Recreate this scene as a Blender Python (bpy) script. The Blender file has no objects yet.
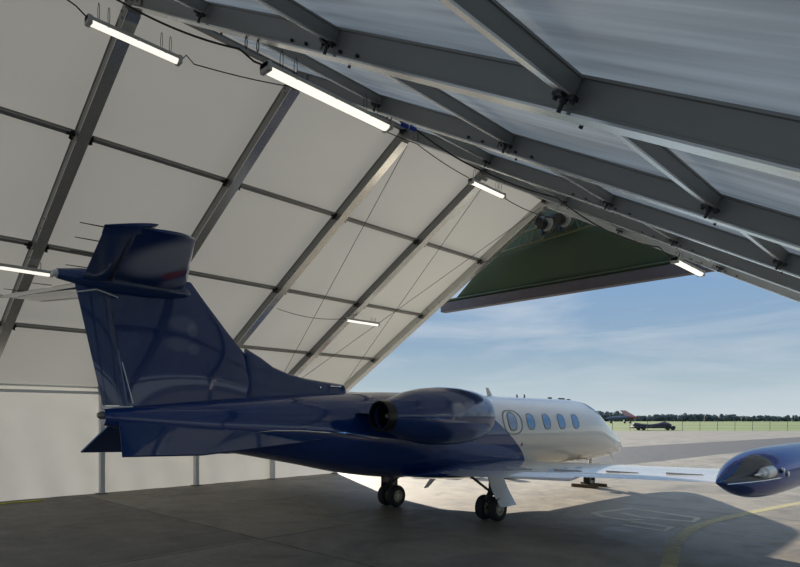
import bpy, bmesh, math, random
from mathutils import Vector, Matrix
random.seed(7)
PI = math.pi
C = bpy.context.scene.collection
R = math.radians

# ------------------------------------------------------------------ camera, world, sun, exposure
PSI = 0.7652
cd = bpy.data.cameras.new('camera')
cd.sensor_width = 36.0
cd.lens = 606.2 * 36.0 / 800.0
cd.shift_y = (418.16 - 283.5) / 800.0
cd.clip_end = 2000
cam = bpy.data.objects.new('camera', cd)
cam.location = (0, 0, 1.8156)
cam.rotation_euler = (PI / 2, 0, PSI)
C.objects.link(cam)
bpy.context.scene.camera = cam

vs = bpy.context.scene.view_settings
vs.view_transform = 'Standard'
vs.look = 'None'
vs.gamma = 1
vs.use_curve_mapping = False
vs.exposure = 0.0

SUN_EL, SUN_AZ = R(20.5), R(61)            # azimuth measured from the tent axis towards the left wall
SUN_POWER = 11.0
SKY_POWER = 1.0
sd = bpy.data.lights.new('sun', 'SUN')
sd.energy = SUN_POWER
sd.angle = R(0.6)
sd.color = (1.0, 0.89, 0.74)
sun = bpy.data.objects.new('sun', sd)
sdir = Vector((-math.sin(SUN_AZ) * math.cos(SUN_EL), math.cos(SUN_AZ) * math.cos(SUN_EL), math.sin(SUN_EL)))
sun.rotation_euler = sdir.to_track_quat('Z', 'Y').to_euler()
sun.location = (-20, 20, 20)
C.objects.link(sun)

world = bpy.data.worlds.new('sky')
bpy.context.scene.world = world
world.use_nodes = True
wn, wl = world.node_tree.nodes, world.node_tree.links
wn.clear()
w_out = wn.new('ShaderNodeOutputWorld')
w_bg = wn.new('ShaderNodeBackground')
w_bg.inputs['Strength'].default_value = SKY_POWER
w_tc = wn.new('ShaderNodeTexCoord')
w_sep = wn.new('ShaderNodeSeparateXYZ')
wl.new(w_tc.outputs['Generated'], w_sep.inputs[0])
w_ramp = wn.new('ShaderNodeValToRGB')
w_ramp.color_ramp.elements[0].position = 0.0
w_ramp.color_ramp.elements[0].color = (0.58, 0.65, 0.68, 1)
w_ramp.color_ramp.elements[1].position = 1.0
w_ramp.color_ramp.elements[1].color = (0.85, 1.05, 1.38, 1)  # upper sky, out of view, made extra bright to light the tent
for pos, col in ((0.05, (0.43, 0.54, 0.60, 1)), (0.12, (0.29, 0.42, 0.56, 1)), (0.22, (0.23, 0.38, 0.60, 1)), (0.36, (0.25, 0.40, 0.66, 1)), (0.55, (0.72, 0.92, 1.25, 1))):
    e = w_ramp.color_ramp.elements.new(pos)
    e.color = col
wl.new(w_sep.outputs['Z'], w_ramp.inputs[0])
w_map = wn.new('ShaderNodeMapping')
w_map.inputs['Scale'].default_value = (1.6, 1.6, 9.0)
w_map.inputs['Rotation'].default_value = (0.10, 0.05, 0.3)
wl.new(w_tc.outputs['Generated'], w_map.inputs[0])
w_noise = wn.new('ShaderNodeTexNoise')
w_noise.inputs['Scale'].default_value = 1.9
w_noise.inputs['Detail'].default_value = 9
w_noise.inputs['Roughness'].default_value = 0.6
w_noise.inputs['Distortion'].default_value = 0.5
wl.new(w_map.outputs[0], w_noise.inputs['Vector'])
w_cr = wn.new('ShaderNodeMapRange')
w_cr.inputs['From Min'].default_value = 0.42
w_cr.inputs['From Max'].default_value = 0.78
w_cr.inputs['To Max'].default_value = 0.75
wl.new(w_noise.outputs['Fac'], w_cr.inputs[0])
w_mix = wn.new('ShaderNodeMix')
w_mix.data_type = 'RGBA'
wl.new(w_cr.outputs[0], w_mix.inputs['Factor'])
wl.new(w_ramp.outputs[0], w_mix.inputs['A'])
w_mix.inputs['B'].default_value = (0.60, 0.66, 0.72, 1)
wl.new(w_mix.outputs['Result'], w_bg.inputs['Color'])
wl.new(w_bg.outputs[0], w_out.inputs['Surface'])

# ------------------------------------------------------------------ helpers
def srgb(r, g, b):
    f = lambda c: (c / 255 / 12.92) if c / 255 <= 0.04045 else ((c / 255 + 0.055) / 1.055) ** 2.4
    return (f(r), f(g), f(b), 1)

def mat(name, col, rough=0.5, metal=0.0, coat=0.0, noise=0.0, nscale=8.0, bump=0.0, bscale=40.0, trans=0.0, emit=None, estr=0.0, spec=0.5, stretch=None):
    m = bpy.data.materials.new(name)
    m.use_nodes = True
    n, l = m.node_tree.nodes, m.node_tree.links
    b = n['Principled BSDF']
    b.inputs['Base Color'].default_value = col
    b.inputs['Roughness'].default_value = rough
    b.inputs['Metallic'].default_value = metal
    b.inputs['Coat Weight'].default_value = coat
    b.inputs['Coat Roughness'].default_value = 0.04
    b.inputs['Specular IOR Level'].default_value = spec
    tc = n.new('ShaderNodeTexCoord')
    vec = tc.outputs['Object']
    if stretch:
        mp = n.new('ShaderNodeMapping')
        mp.inputs['Scale'].default_value = stretch
        l.new(vec, mp.inputs[0])
        vec = mp.outputs[0]
    # every surface gets a slight procedural variation
    nz = n.new('ShaderNodeTexNoise')
    nz.inputs['Scale'].default_value = nscale
    nz.inputs['Detail'].default_value = 6
    l.new(vec, nz.inputs['Vector'])
    mr = n.new('ShaderNodeMapRange')
    mr.inputs['To Min'].default_value = 1 - max(noise, 0.02)
    mr.inputs['To Max'].default_value = 1 + max(noise, 0.02)
    l.new(nz.outputs['Fac'], mr.inputs[0])
    hs = n.new('ShaderNodeHueSaturation')
    hs.inputs['Color'].default_value = col
    l.new(mr.outputs[0], hs.inputs['Value'])
    l.new(hs.outputs[0], b.inputs['Base Color'])
    if bump:
        bz = n.new('ShaderNodeTexNoise')
        bz.inputs['Scale'].default_value = bscale
        bz.inputs['Detail'].default_value = 5
        l.new(vec, bz.inputs['Vector'])
        bp = n.new('ShaderNodeBump')
        bp.inputs['Strength'].default_value = bump
        bp.inputs['Distance'].default_value = 0.02
        l.new(bz.outputs['Fac'], bp.inputs['Height'])
        l.new(bp.outputs[0], b.inputs['Normal'])
    if emit:
        b.inputs['Emission Color'].default_value = emit
        b.inputs['Emission Strength'].default_value = estr
    if trans:
        tr = n.new('ShaderNodeBsdfTranslucent')
        l.new(hs.outputs[0], tr.inputs['Color'])
        mx = n.new('ShaderNodeMixShader')
        mx.inputs[0].default_value = trans
        l.new(b.outputs[0], mx.inputs[1])
        l.new(tr.outputs[0], mx.inputs[2])
        l.new(mx.outputs[0], n['Material Output'].inputs['Surface'])
    m['hs'] = hs.name
    return m

def obj(name, bm, m, parent=None, smooth=True, ang=32):
    bmesh.ops.recalc_face_normals(bm, faces=bm.faces)
    if smooth:
        for f in bm.faces:
            f.smooth = True
        for e in bm.edges:
            if len(e.link_faces) == 2:
                e.smooth = e.calc_face_angle(0) < R(ang)
    me = bpy.data.meshes.new(name)
    bm.to_mesh(me)
    bm.free()
    if m:
        for k in (m if isinstance(m, (list, tuple)) else [m]):
            me.materials.append(k)
    o = bpy.data.objects.new(name, me)
    C.objects.link(o)
    if parent:
        o.parent = parent
    return o

def tag(o, label=None, cat=None, group=None, kind=None):
    if label: o['label'] = label
    if cat: o['category'] = cat
    if group: o['group'] = group
    if kind: o['kind'] = kind
    return o

def thing(name, label, cat, loc=(0, 0, 0), rz=0, group=None):
    o = bpy.data.objects.new(name, None)
    C.objects.link(o)
    o.empty_display_size = 0.2
    o.location = loc
    o.rotation_euler = (0, 0, rz)
    return tag(o, label, cat, group)

def struct(name, bm, m, **k):
    return tag(obj(name, bm, m, **k), kind='structure')

def box(bm, x0, x1, y0, y1, z0, z1, bev=0.0):
    v = [bm.verts.new((x, y, z)) for x in (x0, x1) for y in (y0, y1) for z in (z0, z1)]
    fs = []
    for a in ((0, 1, 3, 2), (4, 6, 7, 5), (0, 4, 5, 1), (2, 3, 7, 6), (0, 2, 6, 4), (1, 5, 7, 3)):
        fs.append(bm.faces.new([v[i] for i in a]))
    if bev:
        ed = list({e for f in fs for e in f.edges})
        bmesh.ops.bevel(bm, geom=ed, offset=bev, segments=2, affect='EDGES', profile=0.5)
    return v

def beam(bm, a, b, prof, up=(0, 0, 1)):
    """sweep a closed 2-D profile (side, up) straight from a to b"""
    a, b = Vector(a), Vector(b)
    d = (b - a).normalized()
    up = Vector(up)
    s = d.cross(up).normalized()
    u = s.cross(d).normalized()
    r0 = [bm.verts.new(a + s * p[0] + u * p[1]) for p in prof]
    r1 = [bm.verts.new(b + s * p[0] + u * p[1]) for p in prof]
    n = len(prof)
    for i in range(n):
        bm.faces.new((r0[i], r0[(i + 1) % n], r1[(i + 1) % n], r1[i]))
    bm.faces.new(list(reversed(r0)))
    bm.faces.new(r1)

def rectp(w, h, c=(0, 0)):
    return [(c[0] - w / 2, c[1] - h / 2), (c[0] + w / 2, c[1] - h / 2), (c[0] + w / 2, c[1] + h / 2), (c[0] - w / 2, c[1] + h / 2)]

def tube(bm, pts, r, seg=8, cap=True):
    pts = [Vector(p) for p in pts]
    rs = r if isinstance(r, (list, tuple)) else [r] * len(pts)
    rings = []
    prev = None
    for i, p in enumerate(pts):
        d = (pts[min(i + 1, len(pts) - 1)] - pts[max(i - 1, 0)])
        if d.length < 1e-9: d = Vector((0, 0, 1))
        d.normalize()
        if prev is None:
            prev = d.orthogonal().normalized()
        s = (prev - d * prev.dot(d))
        s = s.normalized() if s.length > 1e-6 else d.orthogonal().normalized()
        prev = s
        u = d.cross(s)
        rings.append([bm.verts.new(p + (s * math.cos(2 * PI * k / seg) + u * math.sin(2 * PI * k / seg)) * rs[i]) for k in range(seg)])
    for a, b in zip(rings, rings[1:]):
        for k in range(seg):
            bm.faces.new((a[k], a[(k + 1) % seg], b[(k + 1) % seg], b[k]))
    if cap:
        bm.faces.new(list(reversed(rings[0])))
        bm.faces.new(rings[-1])

def loft(bm, rings, cap0=True, cap1=True, closed=True, mi=0):
    rings = [list(r) for r in rings]
    vr = [[bm.verts.new(p) for p in ring] for ring in rings]
    n = len(vr[0])
    out = []
    for a, b in zip(vr, vr[1:]):
        for k in range(n if closed else n - 1):
            f = bm.faces.new((a[k], a[(k + 1) % n], b[(k + 1) % n], b[k]))
            f.material_index = mi
            out.append(f)
    if closed and cap0: bm.faces.new(list(reversed(vr[0])))
    if closed and cap1: bm.faces.new(vr[-1])
    return vr

def lathe(bm, prof, axis='y', c=(0, 0, 0), seg=32, cap=False):
    rings = []
    for t, r in prof:
        ring = []
        for k in range(seg):
            a = 2 * PI * k / seg
            u, v = r * math.cos(a), r * math.sin(a)
            if axis == 'y': q = (c[0] + u, c[1] + t, c[2] + v)
            elif axis == 'x': q = (c[0] + t, c[1] + u, c[2] + v)
            else: q = (c[0] + u, c[1] + v, c[2] + t)
            ring.append(q)
        rings.append(ring)
    return loft(bm, rings, cap, cap)

def interp(tab, x):
    """monotone-ish smooth interpolation of tab [(x, v1, v2..)] at x"""
    if x <= tab[0][0]: return tab[0][1:]
    if x >= tab[-1][0]: return tab[-1][1:]
    for i in range(len(tab) - 1):
        if tab[i][0] <= x <= tab[i + 1][0]:
            p0 = tab[max(i - 1, 0)]; p1 = tab[i]; p2 = tab[i + 1]; p3 = tab[min(i + 2, len(tab) - 1)]
            h = p2[0] - p1[0]
            t = (x - p1[0]) / h
            res = []
            for k in range(1, len(p1)):
                d1 = (p2[k] - p0[k]) / (p2[0] - p0[0]) if p2[0] != p0[0] else 0
                d2 = (p3[k] - p1[k]) / (p3[0] - p1[0]) if p3[0] != p1[0] else 0
                res.append((2 * t**3 - 3 * t**2 + 1) * p1[k] + (t**3 - 2 * t**2 + t) * h * d1 + (-2 * t**3 + 3 * t**2) * p2[k] + (t**3 - t**2) * h * d2)
            return tuple(res)

def copy_tree(o, parent=None):
    c = o.copy()
    C.objects.link(c)
    c.parent = parent
    for ch in list(o.children):
        copy_tree(ch, c)
    return c

# ------------------------------------------------------------------ materials
FABRIC = mat('pvc_fabric', (0.66, 0.66, 0.62, 1), rough=0.42, noise=0.05, nscale=0.7, bump=0.25, bscale=1.6, trans=0.092)
FABRIC_R = mat('pvc_fabric_right_lit', (0.66, 0.66, 0.62, 1), rough=0.36, noise=0.7, nscale=1.8, bump=0.22, bscale=1.2, trans=0.26, stretch=(0.30, 4.0, 0.30))  # same membrane, made more translucent so the right slope looks more brightly lit
WALLFAB = mat('pvc_wall', (0.70, 0.70, 0.67, 1), rough=0.42, noise=0.06, nscale=1.4, bump=0.5, bscale=2.6, trans=0.12)
ALU = mat('grey_aluminium', (0.235, 0.235, 0.225, 1), rough=0.45, metal=0.3, noise=0.08, nscale=3)
POSTW = mat('pale_post', (0.55, 0.56, 0.55, 1), rough=0.4, metal=0.2)
FLANGE = mat('glare_lit_aluminium', (0.80, 0.80, 0.78, 1), rough=0.22, metal=0.85, noise=0.05, nscale=5)  # ground glare on the beam undersides put into a paler, shinier metal
ALU_L = mat('pale_aluminium', (0.52, 0.52, 0.49, 1), rough=0.35, metal=0.6, noise=0.06, nscale=5)
ALU_M = mat('dull_aluminium', (0.28, 0.28, 0.265, 1), rough=0.42, metal=0.4, noise=0.06, nscale=5)
STEEL = mat('dark_steel', (0.05, 0.05, 0.05, 1), rough=0.45, metal=0.7)
BLACK = mat('black_rubber_cable', (0.012, 0.012, 0.012, 1), rough=0.6)
WIRE = mat('steel_wire', (0.10, 0.10, 0.10, 1), rough=0.4, metal=0.6)
LAMP_BODY = mat('lamp_housing', (0.42, 0.42, 0.39, 1), rough=0.45)
LAMP_GLOW = mat('lamp_tube', (0.9, 0.9, 0.85, 1), rough=0.3, emit=(1.0, 0.93, 0.80, 1), estr=1.05)
PLUGBLUE = mat('blue_plug', srgb(30, 60, 160), rough=0.4)
def navy(name, marks=(), base=(0.006, 0.030, 0.130, 1)):
    """glossy navy paint; marks = soft-edged pale patches of a worn emblem: (centre, radii, colour, strength)"""
    m = mat(name, base, rough=0.28, coat=1.0, bump=0.02, bscale=2.2, spec=0.12)
    n, l = m.node_tree.nodes, m.node_tree.links
    b = n['Principled BSDF']
    b.inputs['Coat IOR'].default_value = 1.58
    last = n[m['hs']].outputs[0]
    tc = n.new('ShaderNodeTexCoord')
    for c, r, col, st in marks:
        v = n.new('ShaderNodeVectorMath'); v.operation = 'SUBTRACT'; v.inputs[1].default_value = c
        l.new(tc.outputs['Object'], v.inputs[0])
        d = n.new('ShaderNodeVectorMath'); d.operation = 'DIVIDE'; d.inputs[1].default_value = r
        l.new(v.outputs[0], d.inputs[0])
        ln = n.new('ShaderNodeVectorMath'); ln.operation = 'LENGTH'
        l.new(d.outputs[0], ln.inputs[0])
        mr = n.new('ShaderNodeMapRange'); mr.interpolation_type = 'SMOOTHSTEP'
        mr.inputs['From Min'].default_value = 1.0; mr.inputs['From Max'].default_value = 0.45
        mr.inputs['To Min'].default_value = 0.0; mr.inputs['To Max'].default_value = st
        l.new(ln.outputs['Value'], mr.inputs[0])
        mx = n.new('ShaderNodeMix'); mx.data_type = 'RGBA'
        l.new(mr.outputs[0], mx.inputs['Factor']); l.new(last, mx.inputs['A']); mx.inputs['B'].default_value = col
        last = mx.outputs['Result']
    l.new(last, b.inputs['Base Color'])
    return m
NAVY = navy('navy_paint', base=(0.006, 0.034, 0.125, 1))
NAVY_TANK = navy('navy_tank_skylit', base=(0.028, 0.105, 0.28, 1))  # same navy, lightened so the base colour carries the blue sky light
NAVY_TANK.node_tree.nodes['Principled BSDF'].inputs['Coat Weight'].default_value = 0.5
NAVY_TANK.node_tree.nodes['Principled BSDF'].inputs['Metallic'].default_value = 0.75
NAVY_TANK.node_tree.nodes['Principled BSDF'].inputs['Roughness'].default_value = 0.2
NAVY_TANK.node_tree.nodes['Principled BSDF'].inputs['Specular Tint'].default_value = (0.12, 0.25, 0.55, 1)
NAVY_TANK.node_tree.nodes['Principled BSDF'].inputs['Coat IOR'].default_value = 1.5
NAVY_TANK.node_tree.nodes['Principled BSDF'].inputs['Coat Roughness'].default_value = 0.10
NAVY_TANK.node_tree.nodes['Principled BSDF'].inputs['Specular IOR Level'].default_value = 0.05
PALE = (0.55, 0.56, 0.60, 1)
NAVY_TAILPLANE = navy('navy_tailplane', [((1.45, -5.98, 3.5), (1.25, 0.44, 0.5), PALE, 1.0), ((0.85, -5.66, 3.5), (0.30, 0.13, 0.5), (0.5, 0.05, 0.03, 1), 0.9), ((0.5, -5.45, 3.5), (0.5, 0.2, 0.5), PALE, 0.6)])
NAVY_FIN = navy('navy_fin', [((0, -5.15, 3.05), (1, 0.24, 0.14), PALE, 0.11), ((0, -5.02, 2.98), (1, 0.10, 0.12), PALE, 0.12), ((0, -5.2, 2.78), (1, 0.24, 0.12), PALE, 0.10), ((0, -5.0, 2.73), (1, 0.10, 0.10), PALE, 0.12)])
NAVY_ENGINE = navy('navy_engine', [((1.7, -1.42, 1.95), (1, 0.20, 0.15), PALE, 0.40), ((1.7, -1.10, 1.97), (1, 0.26, 0.14), PALE, 0.30), ((1.7, -0.78, 1.97), (1, 0.24, 0.14), PALE, 0.28)])
GREY_P = mat('light_grey_paint', (0.62, 0.63, 0.64, 1), rough=0.18, coat=0.8)
CREAM = mat('cream_paint', (0.62, 0.60, 0.54, 1), rough=0.25, coat=0.8)
WHITE = mat('white_paint', (0.75, 0.75, 0.73, 1), rough=0.3, coat=0.5)
GLASS = mat('window_glass', (0.01, 0.18, 0.42, 1), rough=0.05, coat=1.0, spec=0.8)  # blue sky reflection put into the base colour
DGLASS = mat('smoked_glass', (0.075, 0.078, 0.082, 1), rough=0.25, spec=0.25)
CHROME = mat('chrome', (0.7, 0.7, 0.7, 1), rough=0.15, metal=1.0)
TYRE = mat('tyre', (0.012, 0.012, 0.013, 1), rough=0.75, bump=0.2, bscale=60)
HUB = mat('wheel_hub', (0.45, 0.42, 0.33, 1), rough=0.4, metal=0.5)
EXH = mat('exhaust_metal', (0.035, 0.033, 0.03, 1), rough=0.35, metal=0.8)
GREEN = mat('green_tarp', (0.028, 0.050, 0.026, 1), rough=0.6, noise=0.2, nscale=1.2, bump=0.5, bscale=2.0, trans=0.03)
OLIVE = mat('olive_truss', (0.10, 0.11, 0.05, 1), rough=0.5, metal=0.3)
MAUVE = mat('weathered_beam', (0.085, 0.075, 0.085, 1), rough=0.6, noise=0.2, nscale=5)
WOOD = mat('chock_wood', (0.09, 0.055, 0.03, 1), rough=0.8, noise=0.3, nscale=12)
YEL = mat('worn_yellow_paint', (0.26, 0.235, 0.115, 1), rough=0.7, noise=0.6, nscale=7)
PALEMARK = mat('worn_white_paint', (0.36, 0.36, 0.28, 1), rough=0.7, noise=0.3, nscale=9)
RED = mat('red_plastic', (0.45, 0.02, 0.03, 1), rough=0.5)
YELS = mat('yellow_strap', (0.55, 0.50, 0.03, 1), rough=0.6)

# ------------------------------------------------------------------ ground
def ground_material():
    m = bpy.data.materials.new('apron_concrete')
    m.use_nodes = True
    n, l = m.node_tree.nodes, m.node_tree.links
    b = n['Principled BSDF']
    tc = n.new('ShaderNodeTexCoord')
    sep = n.new('ShaderNodeSeparateXYZ')
    l.new(tc.outputs['Object'], sep.inputs[0])
    def math_(op, a, b_=None, c=None):
        k = n.new('ShaderNodeMath'); k.operation = op
        for i, q in enumerate((a, b_, c)):
            if q is None: continue
            if isinstance(q, (int, float)): k.inputs[i].default_value = q
            else: l.new(q, k.inputs[i])
        return k.outputs[0]
    def noise(scale, detail=6, rough=0.6, stretch=(1, 1, 1), loc=(0, 0, 0), dist=0.0):
        mp = n.new('ShaderNodeMapping'); mp.inputs['Scale'].default_value = stretch; mp.inputs['Location'].default_value = loc
        l.new(tc.outputs['Object'], mp.inputs[0])
        k = n.new('ShaderNodeTexNoise'); k.inputs['Scale'].default_value = scale; k.inputs['Detail'].default_value = detail
        k.inputs['Roughness'].default_value = rough; k.inputs['Distortion'].default_value = dist
        l.new(mp.outputs[0], k.inputs['Vector'])
        return k.outputs['Fac']
    def mix(f, a, b_):
        k = n.new('ShaderNodeMix'); k.data_type = 'RGBA'
        if isinstance(f, (int, float)): k.inputs['Factor'].default_value = f
        else: l.new(f, k.inputs['Factor'])
        for q, s in ((a, 'A'), (b_, 'B')):
            if isinstance(q, tuple): k.inputs[s].default_value = q
            else: l.new(q, k.inputs[s])
        return k.outputs['Result']
    X, Y = sep.outputs['X'], sep.outputs['Y']
    def rng(v, lo, hi, t0=0.0, t1=1.0):
        k = n.new('ShaderNodeMapRange')
        k.inputs['From Min'].default_value = lo; k.inputs['From Max'].default_value = hi
        k.inputs['To Min'].default_value = t0; k.inputs['To Max'].default_value = t1
        l.new(v, k.inputs[0])
        return k.outputs[0]
    big = noise(0.35, 5, 0.6)
    fine = noise(14, 8, 0.7)
    mid = noise(2.2, 7, 0.65, dist=0.6)
    streak = noise(1.0, 6, 0.7, stretch=(0.5, 5.0, 1))
    light = mix(rng(mid, 0.3, 0.7), (0.150, 0.134, 0.104, 1), (0.245, 0.218, 0.168, 1))
    dark = mix(rng(mid, 0.3, 0.7), (0.018, 0.018, 0.018, 1), (0.042, 0.040, 0.037, 1))
    # which paving is dark asphalt: inside bay left of the joint, and bands far out
    ex = math_('ADD', X, math_('MULTIPLY', math_('SUBTRACT', big, 0.5), 0.5))
    inside = math_('LESS_THAN', Y, 12.4)
    band = math_('MULTIPLY', math_('GREATER_THAN', ex, math_('ADD', -20.5, math_('MULTIPLY', Y, 0.114))), math_('LESS_THAN', ex, math_('ADD', -11.2, math_('MULTIPLY', Y, 0.052))))
    band = math_('MULTIPLY', band, math_('GREATER_THAN', Y, 19.5))
    wedge = math_('MULTIPLY', math_('GREATER_THAN', ex, -6.6), math_('GREATER_THAN', Y, 30))
    dk = math_('MAXIMUM', band, math_('MULTIPLY', wedge, 0.55))
    base = mix(dk, light, dark)
    # stains and wear
    st = rng(streak, 0.56, 0.72)
    base = mix(math_('MULTIPLY', math_('MULTIPLY', st, 0.40), math_('SUBTRACT', 1.0, math_('MULTIPLY', dk, 0.7))), base, (0.30, 0.28, 0.23, 1))
    oil_shade = rng(noise(0.55, 7, 0.72, loc=(3, 1, 0), dist=0.8), 0.44, 0.66)
    base = mix(math_('MULTIPLY', oil_shade, 0.72), base, (0.050, 0.045, 0.037, 1))  # dark stains, deepened to bring down the tone of the shaded floor
    scuff = rng(noise(1.6, 8, 0.78, stretch=(0.6, 3.2, 1), loc=(7, 2, 0), dist=1.2), 0.57, 0.68)
    base = mix(math_('MULTIPLY', math_('MULTIPLY', scuff, inside), 0.38), base, (0.30, 0.28, 0.22, 1))
    speck = rng(noise(90, 3, 0.8), 0.62, 0.75)
    base = mix(math_('MULTIPLY', speck, 0.30), base, (0.35, 0.33, 0.29, 1))
    base = mix(math_('MULTIPLY', rng(fine, 0.35, 0.65), 0.35), base, (0.10, 0.095, 0.085, 1))
    # the older, darker slab at the left of the long joint, deepened to carry the indoor shade
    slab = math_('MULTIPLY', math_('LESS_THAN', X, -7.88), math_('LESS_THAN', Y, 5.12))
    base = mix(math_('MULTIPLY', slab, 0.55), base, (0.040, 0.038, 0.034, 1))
    base = mix(math_('MULTIPLY', dk, 0.80), base, dark)
    # joints
    def joint(v, c, pitch, w):
        d = math_('ABSOLUTE', math_('SUBTRACT', math_('MODULO', math_('ADD', v, 500 * pitch - c + pitch / 2), pitch), pitch / 2))
        return math_('LESS_THAN', d, w)
    wob = math_('MULTIPLY', math_('SUBTRACT', noise(3, 4), 0.5), 0.10)
    j = math_('MAXIMUM', joint(math_('ADD', X, wob), -7.80, 7.5, 0.022), joint(math_('ADD', Y, wob), 5.12, 7.5, 0.022))
    base = mix(math_('MULTIPLY', j, 0.8), base, (0.02, 0.02, 0.02, 1))
    l.new(base, b.inputs['Base Color'])
    rr = rng(mid, 0.3, 0.7, 0.48, 0.75)
    l.new(rr, b.inputs['Roughness'])
    bp = n.new('ShaderNodeBump'); bp.inputs['Strength'].default_value = 0.35; bp.inputs['Distance'].default_value = 0.012
    l.new(fine, bp.inputs['Height'])
    l.new(bp.outputs[0], b.inputs['Normal'])
    return m

def cw(r, d, z=0.0):
    """point given by metres to the right of / ahead of the viewing direction"""
    c, s = math.cos(PSI), math.sin(PSI)
    return Vector((r * c - d * s, r * s + d * c, z))

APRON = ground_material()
bm = bmesh.new()
vs_ = [bm.verts.new(cw(r, d)) for r, d in ((-160, -60), (160, -60), (160, 86), (-160, 86))]
bm.faces.new(vs_)
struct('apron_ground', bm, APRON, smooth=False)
GRASS = mat('mown_grass', (0.075, 0.115, 0.022, 1), rough=0.9, noise=0.5, nscale=0.09, bump=0.4, bscale=3, stretch=(1, 1, 1))
bm = bmesh.new()
nx = 60
rows = [86, 92, 110, 150, 220, 360, 700]
grid = []
for d in rows:
    grid.append([bm.verts.new(cw(-400 + 800 * i / nx, d, -0.02 if d == 86 else 0.05 * math.sin(i * 1.7 + d))) for i in range(nx + 1)])
for a, b_ in zip(grid, grid[1:]):
    for i in range(nx):
        bm.faces.new((a[i], a[i + 1], b_[i + 1], b_[i]))
struct('grass_field', bm, GRASS)

# ------------------------------------------------------------------ tent
XL, XC, XR = -15.30, -7.49, 0.32
ZE, ZR = 2.374, 6.854
Y0, BAY = 5.5579, 2.433
TY = lambda k: Y0 + k * BAY
KS = [-3, -2, -1, 0, 1, 2, 3]
SL = (ZR - ZE) / (XC - XL)
PITCH = math.atan(SL)
def roofz(x, off=0.0):
    return ZR - SL * abs(x - XC) + off
FAB = 0.235       # fabric above the beams' underside

def sheet(bm, x0, x1, y0, y1, nx_, ny_, amp, seed):
    rnd = random.Random(seed)
    ph = [rnd.uniform(0, 6.28) for _ in range(6)]
    rows_ = []
    for i in range(nx_ + 1):
        row = []
        for j in range(ny_ + 1):
            u, v = i / nx_, j / ny_
            x = x0 + (x1 - x0) * u
            y = y0 + (y1 - y0) * v
            sag = math.sin(PI * v) ** 0.8 * amp
            wr = 0.006 * math.sin(9 * u + ph[0] + 3 * v) + 0.004 * math.sin(23 * u + 5 * v + ph[1])
            z = roofz(x, FAB) + (sag * 0.6 + wr * math.sin(PI * v)) * min(1.0, 12 * min(u, 1 - u))
            row.append(bm.verts.new((x, y, z)))
        rows_.append(row)
    for a, b_ in zip(rows_, rows_[1:]):
        for j in range(ny_):
            bm.faces.new((a[j], a[j + 1], b_[j + 1], b_[j]))

for side, x0, x1, mm in (('left', XL - 0.12, XC, FABRIC), ('right', XC, XR + 0.12, FABRIC_R)):
    bm = bmesh.new()
    for i, k in enumerate(KS[:-1]):
        sheet(bm, x0, x1, TY(k) + (0.02 if 0 else 0), TY(k + 1), 40, 12, 0.05, i)
    bmesh.ops.remove_doubles(bm, verts=bm.verts, dist=0.004)
    o = struct('ceiling_' + side, bm, mm)
    o['label'] = 'white pvc roof membrane of the %s slope' % side

# left side wall membrane: hung between the posts, slightly puckered
bm = bmesh.new()
for k in KS[:-1]:
    rnd = random.Random(k + 40)
    ph = [rnd.uniform(0, 6.28) for _ in range(8)]
    y0, y1 = TY(k), TY(k + 1)
    rows_ = []
    NU, NV = 44, 26
    for i in range(NU + 1):
        row = []
        for j in range(NV + 1):
            u, v = i / NU, j / NV
            edge = math.exp(-u * 7) + math.exp(-(1 - u) * 7)
            dx = 0.05 * math.sin(PI * u) + 0.030 * edge * math.sin(26 * v + ph[0] + 6 * u) + 0.022 * (1 - v) * math.sin(17 * u + ph[1] + 4 * v) + 0.010 * math.sin(9 * v + 7 * u + ph[2])
            dx *= min(1, (1 - v) * 6 + 0.1) * min(1, min(u, 1 - u) * 14)
            z = -0.012 + 2.60 * v
            row.append(bm.verts.new((XL - 0.09 - dx, y0 + (y1 - y0) * u, z)))
        rows_.append(row)
    for a, b_ in zip(rows_, rows_[1:]):
        for j in range(NV):
            bm.faces.new((a[j], a[j + 1], b_[j + 1], b_[j]))
bmesh.ops.remove_doubles(bm, verts=bm.verts, dist=0.004)
struct('wall_left', bm, WALLFAB)
bm = bmesh.new()
beam(bm, (XL - 0.03, TY(-3), 2.42), (XL - 0.03, TY(3), 2.42), rectp(0.06, 0.07))
struct('trim_1', bm, WHITE)
bm = bmesh.new()
beam(bm, (XR + 0.03, TY(-3), 2.42), (XR + 0.03, TY(3), 2.42), rectp(0.06, 0.07))
struct('trim_2', bm, ALU_L)

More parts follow.
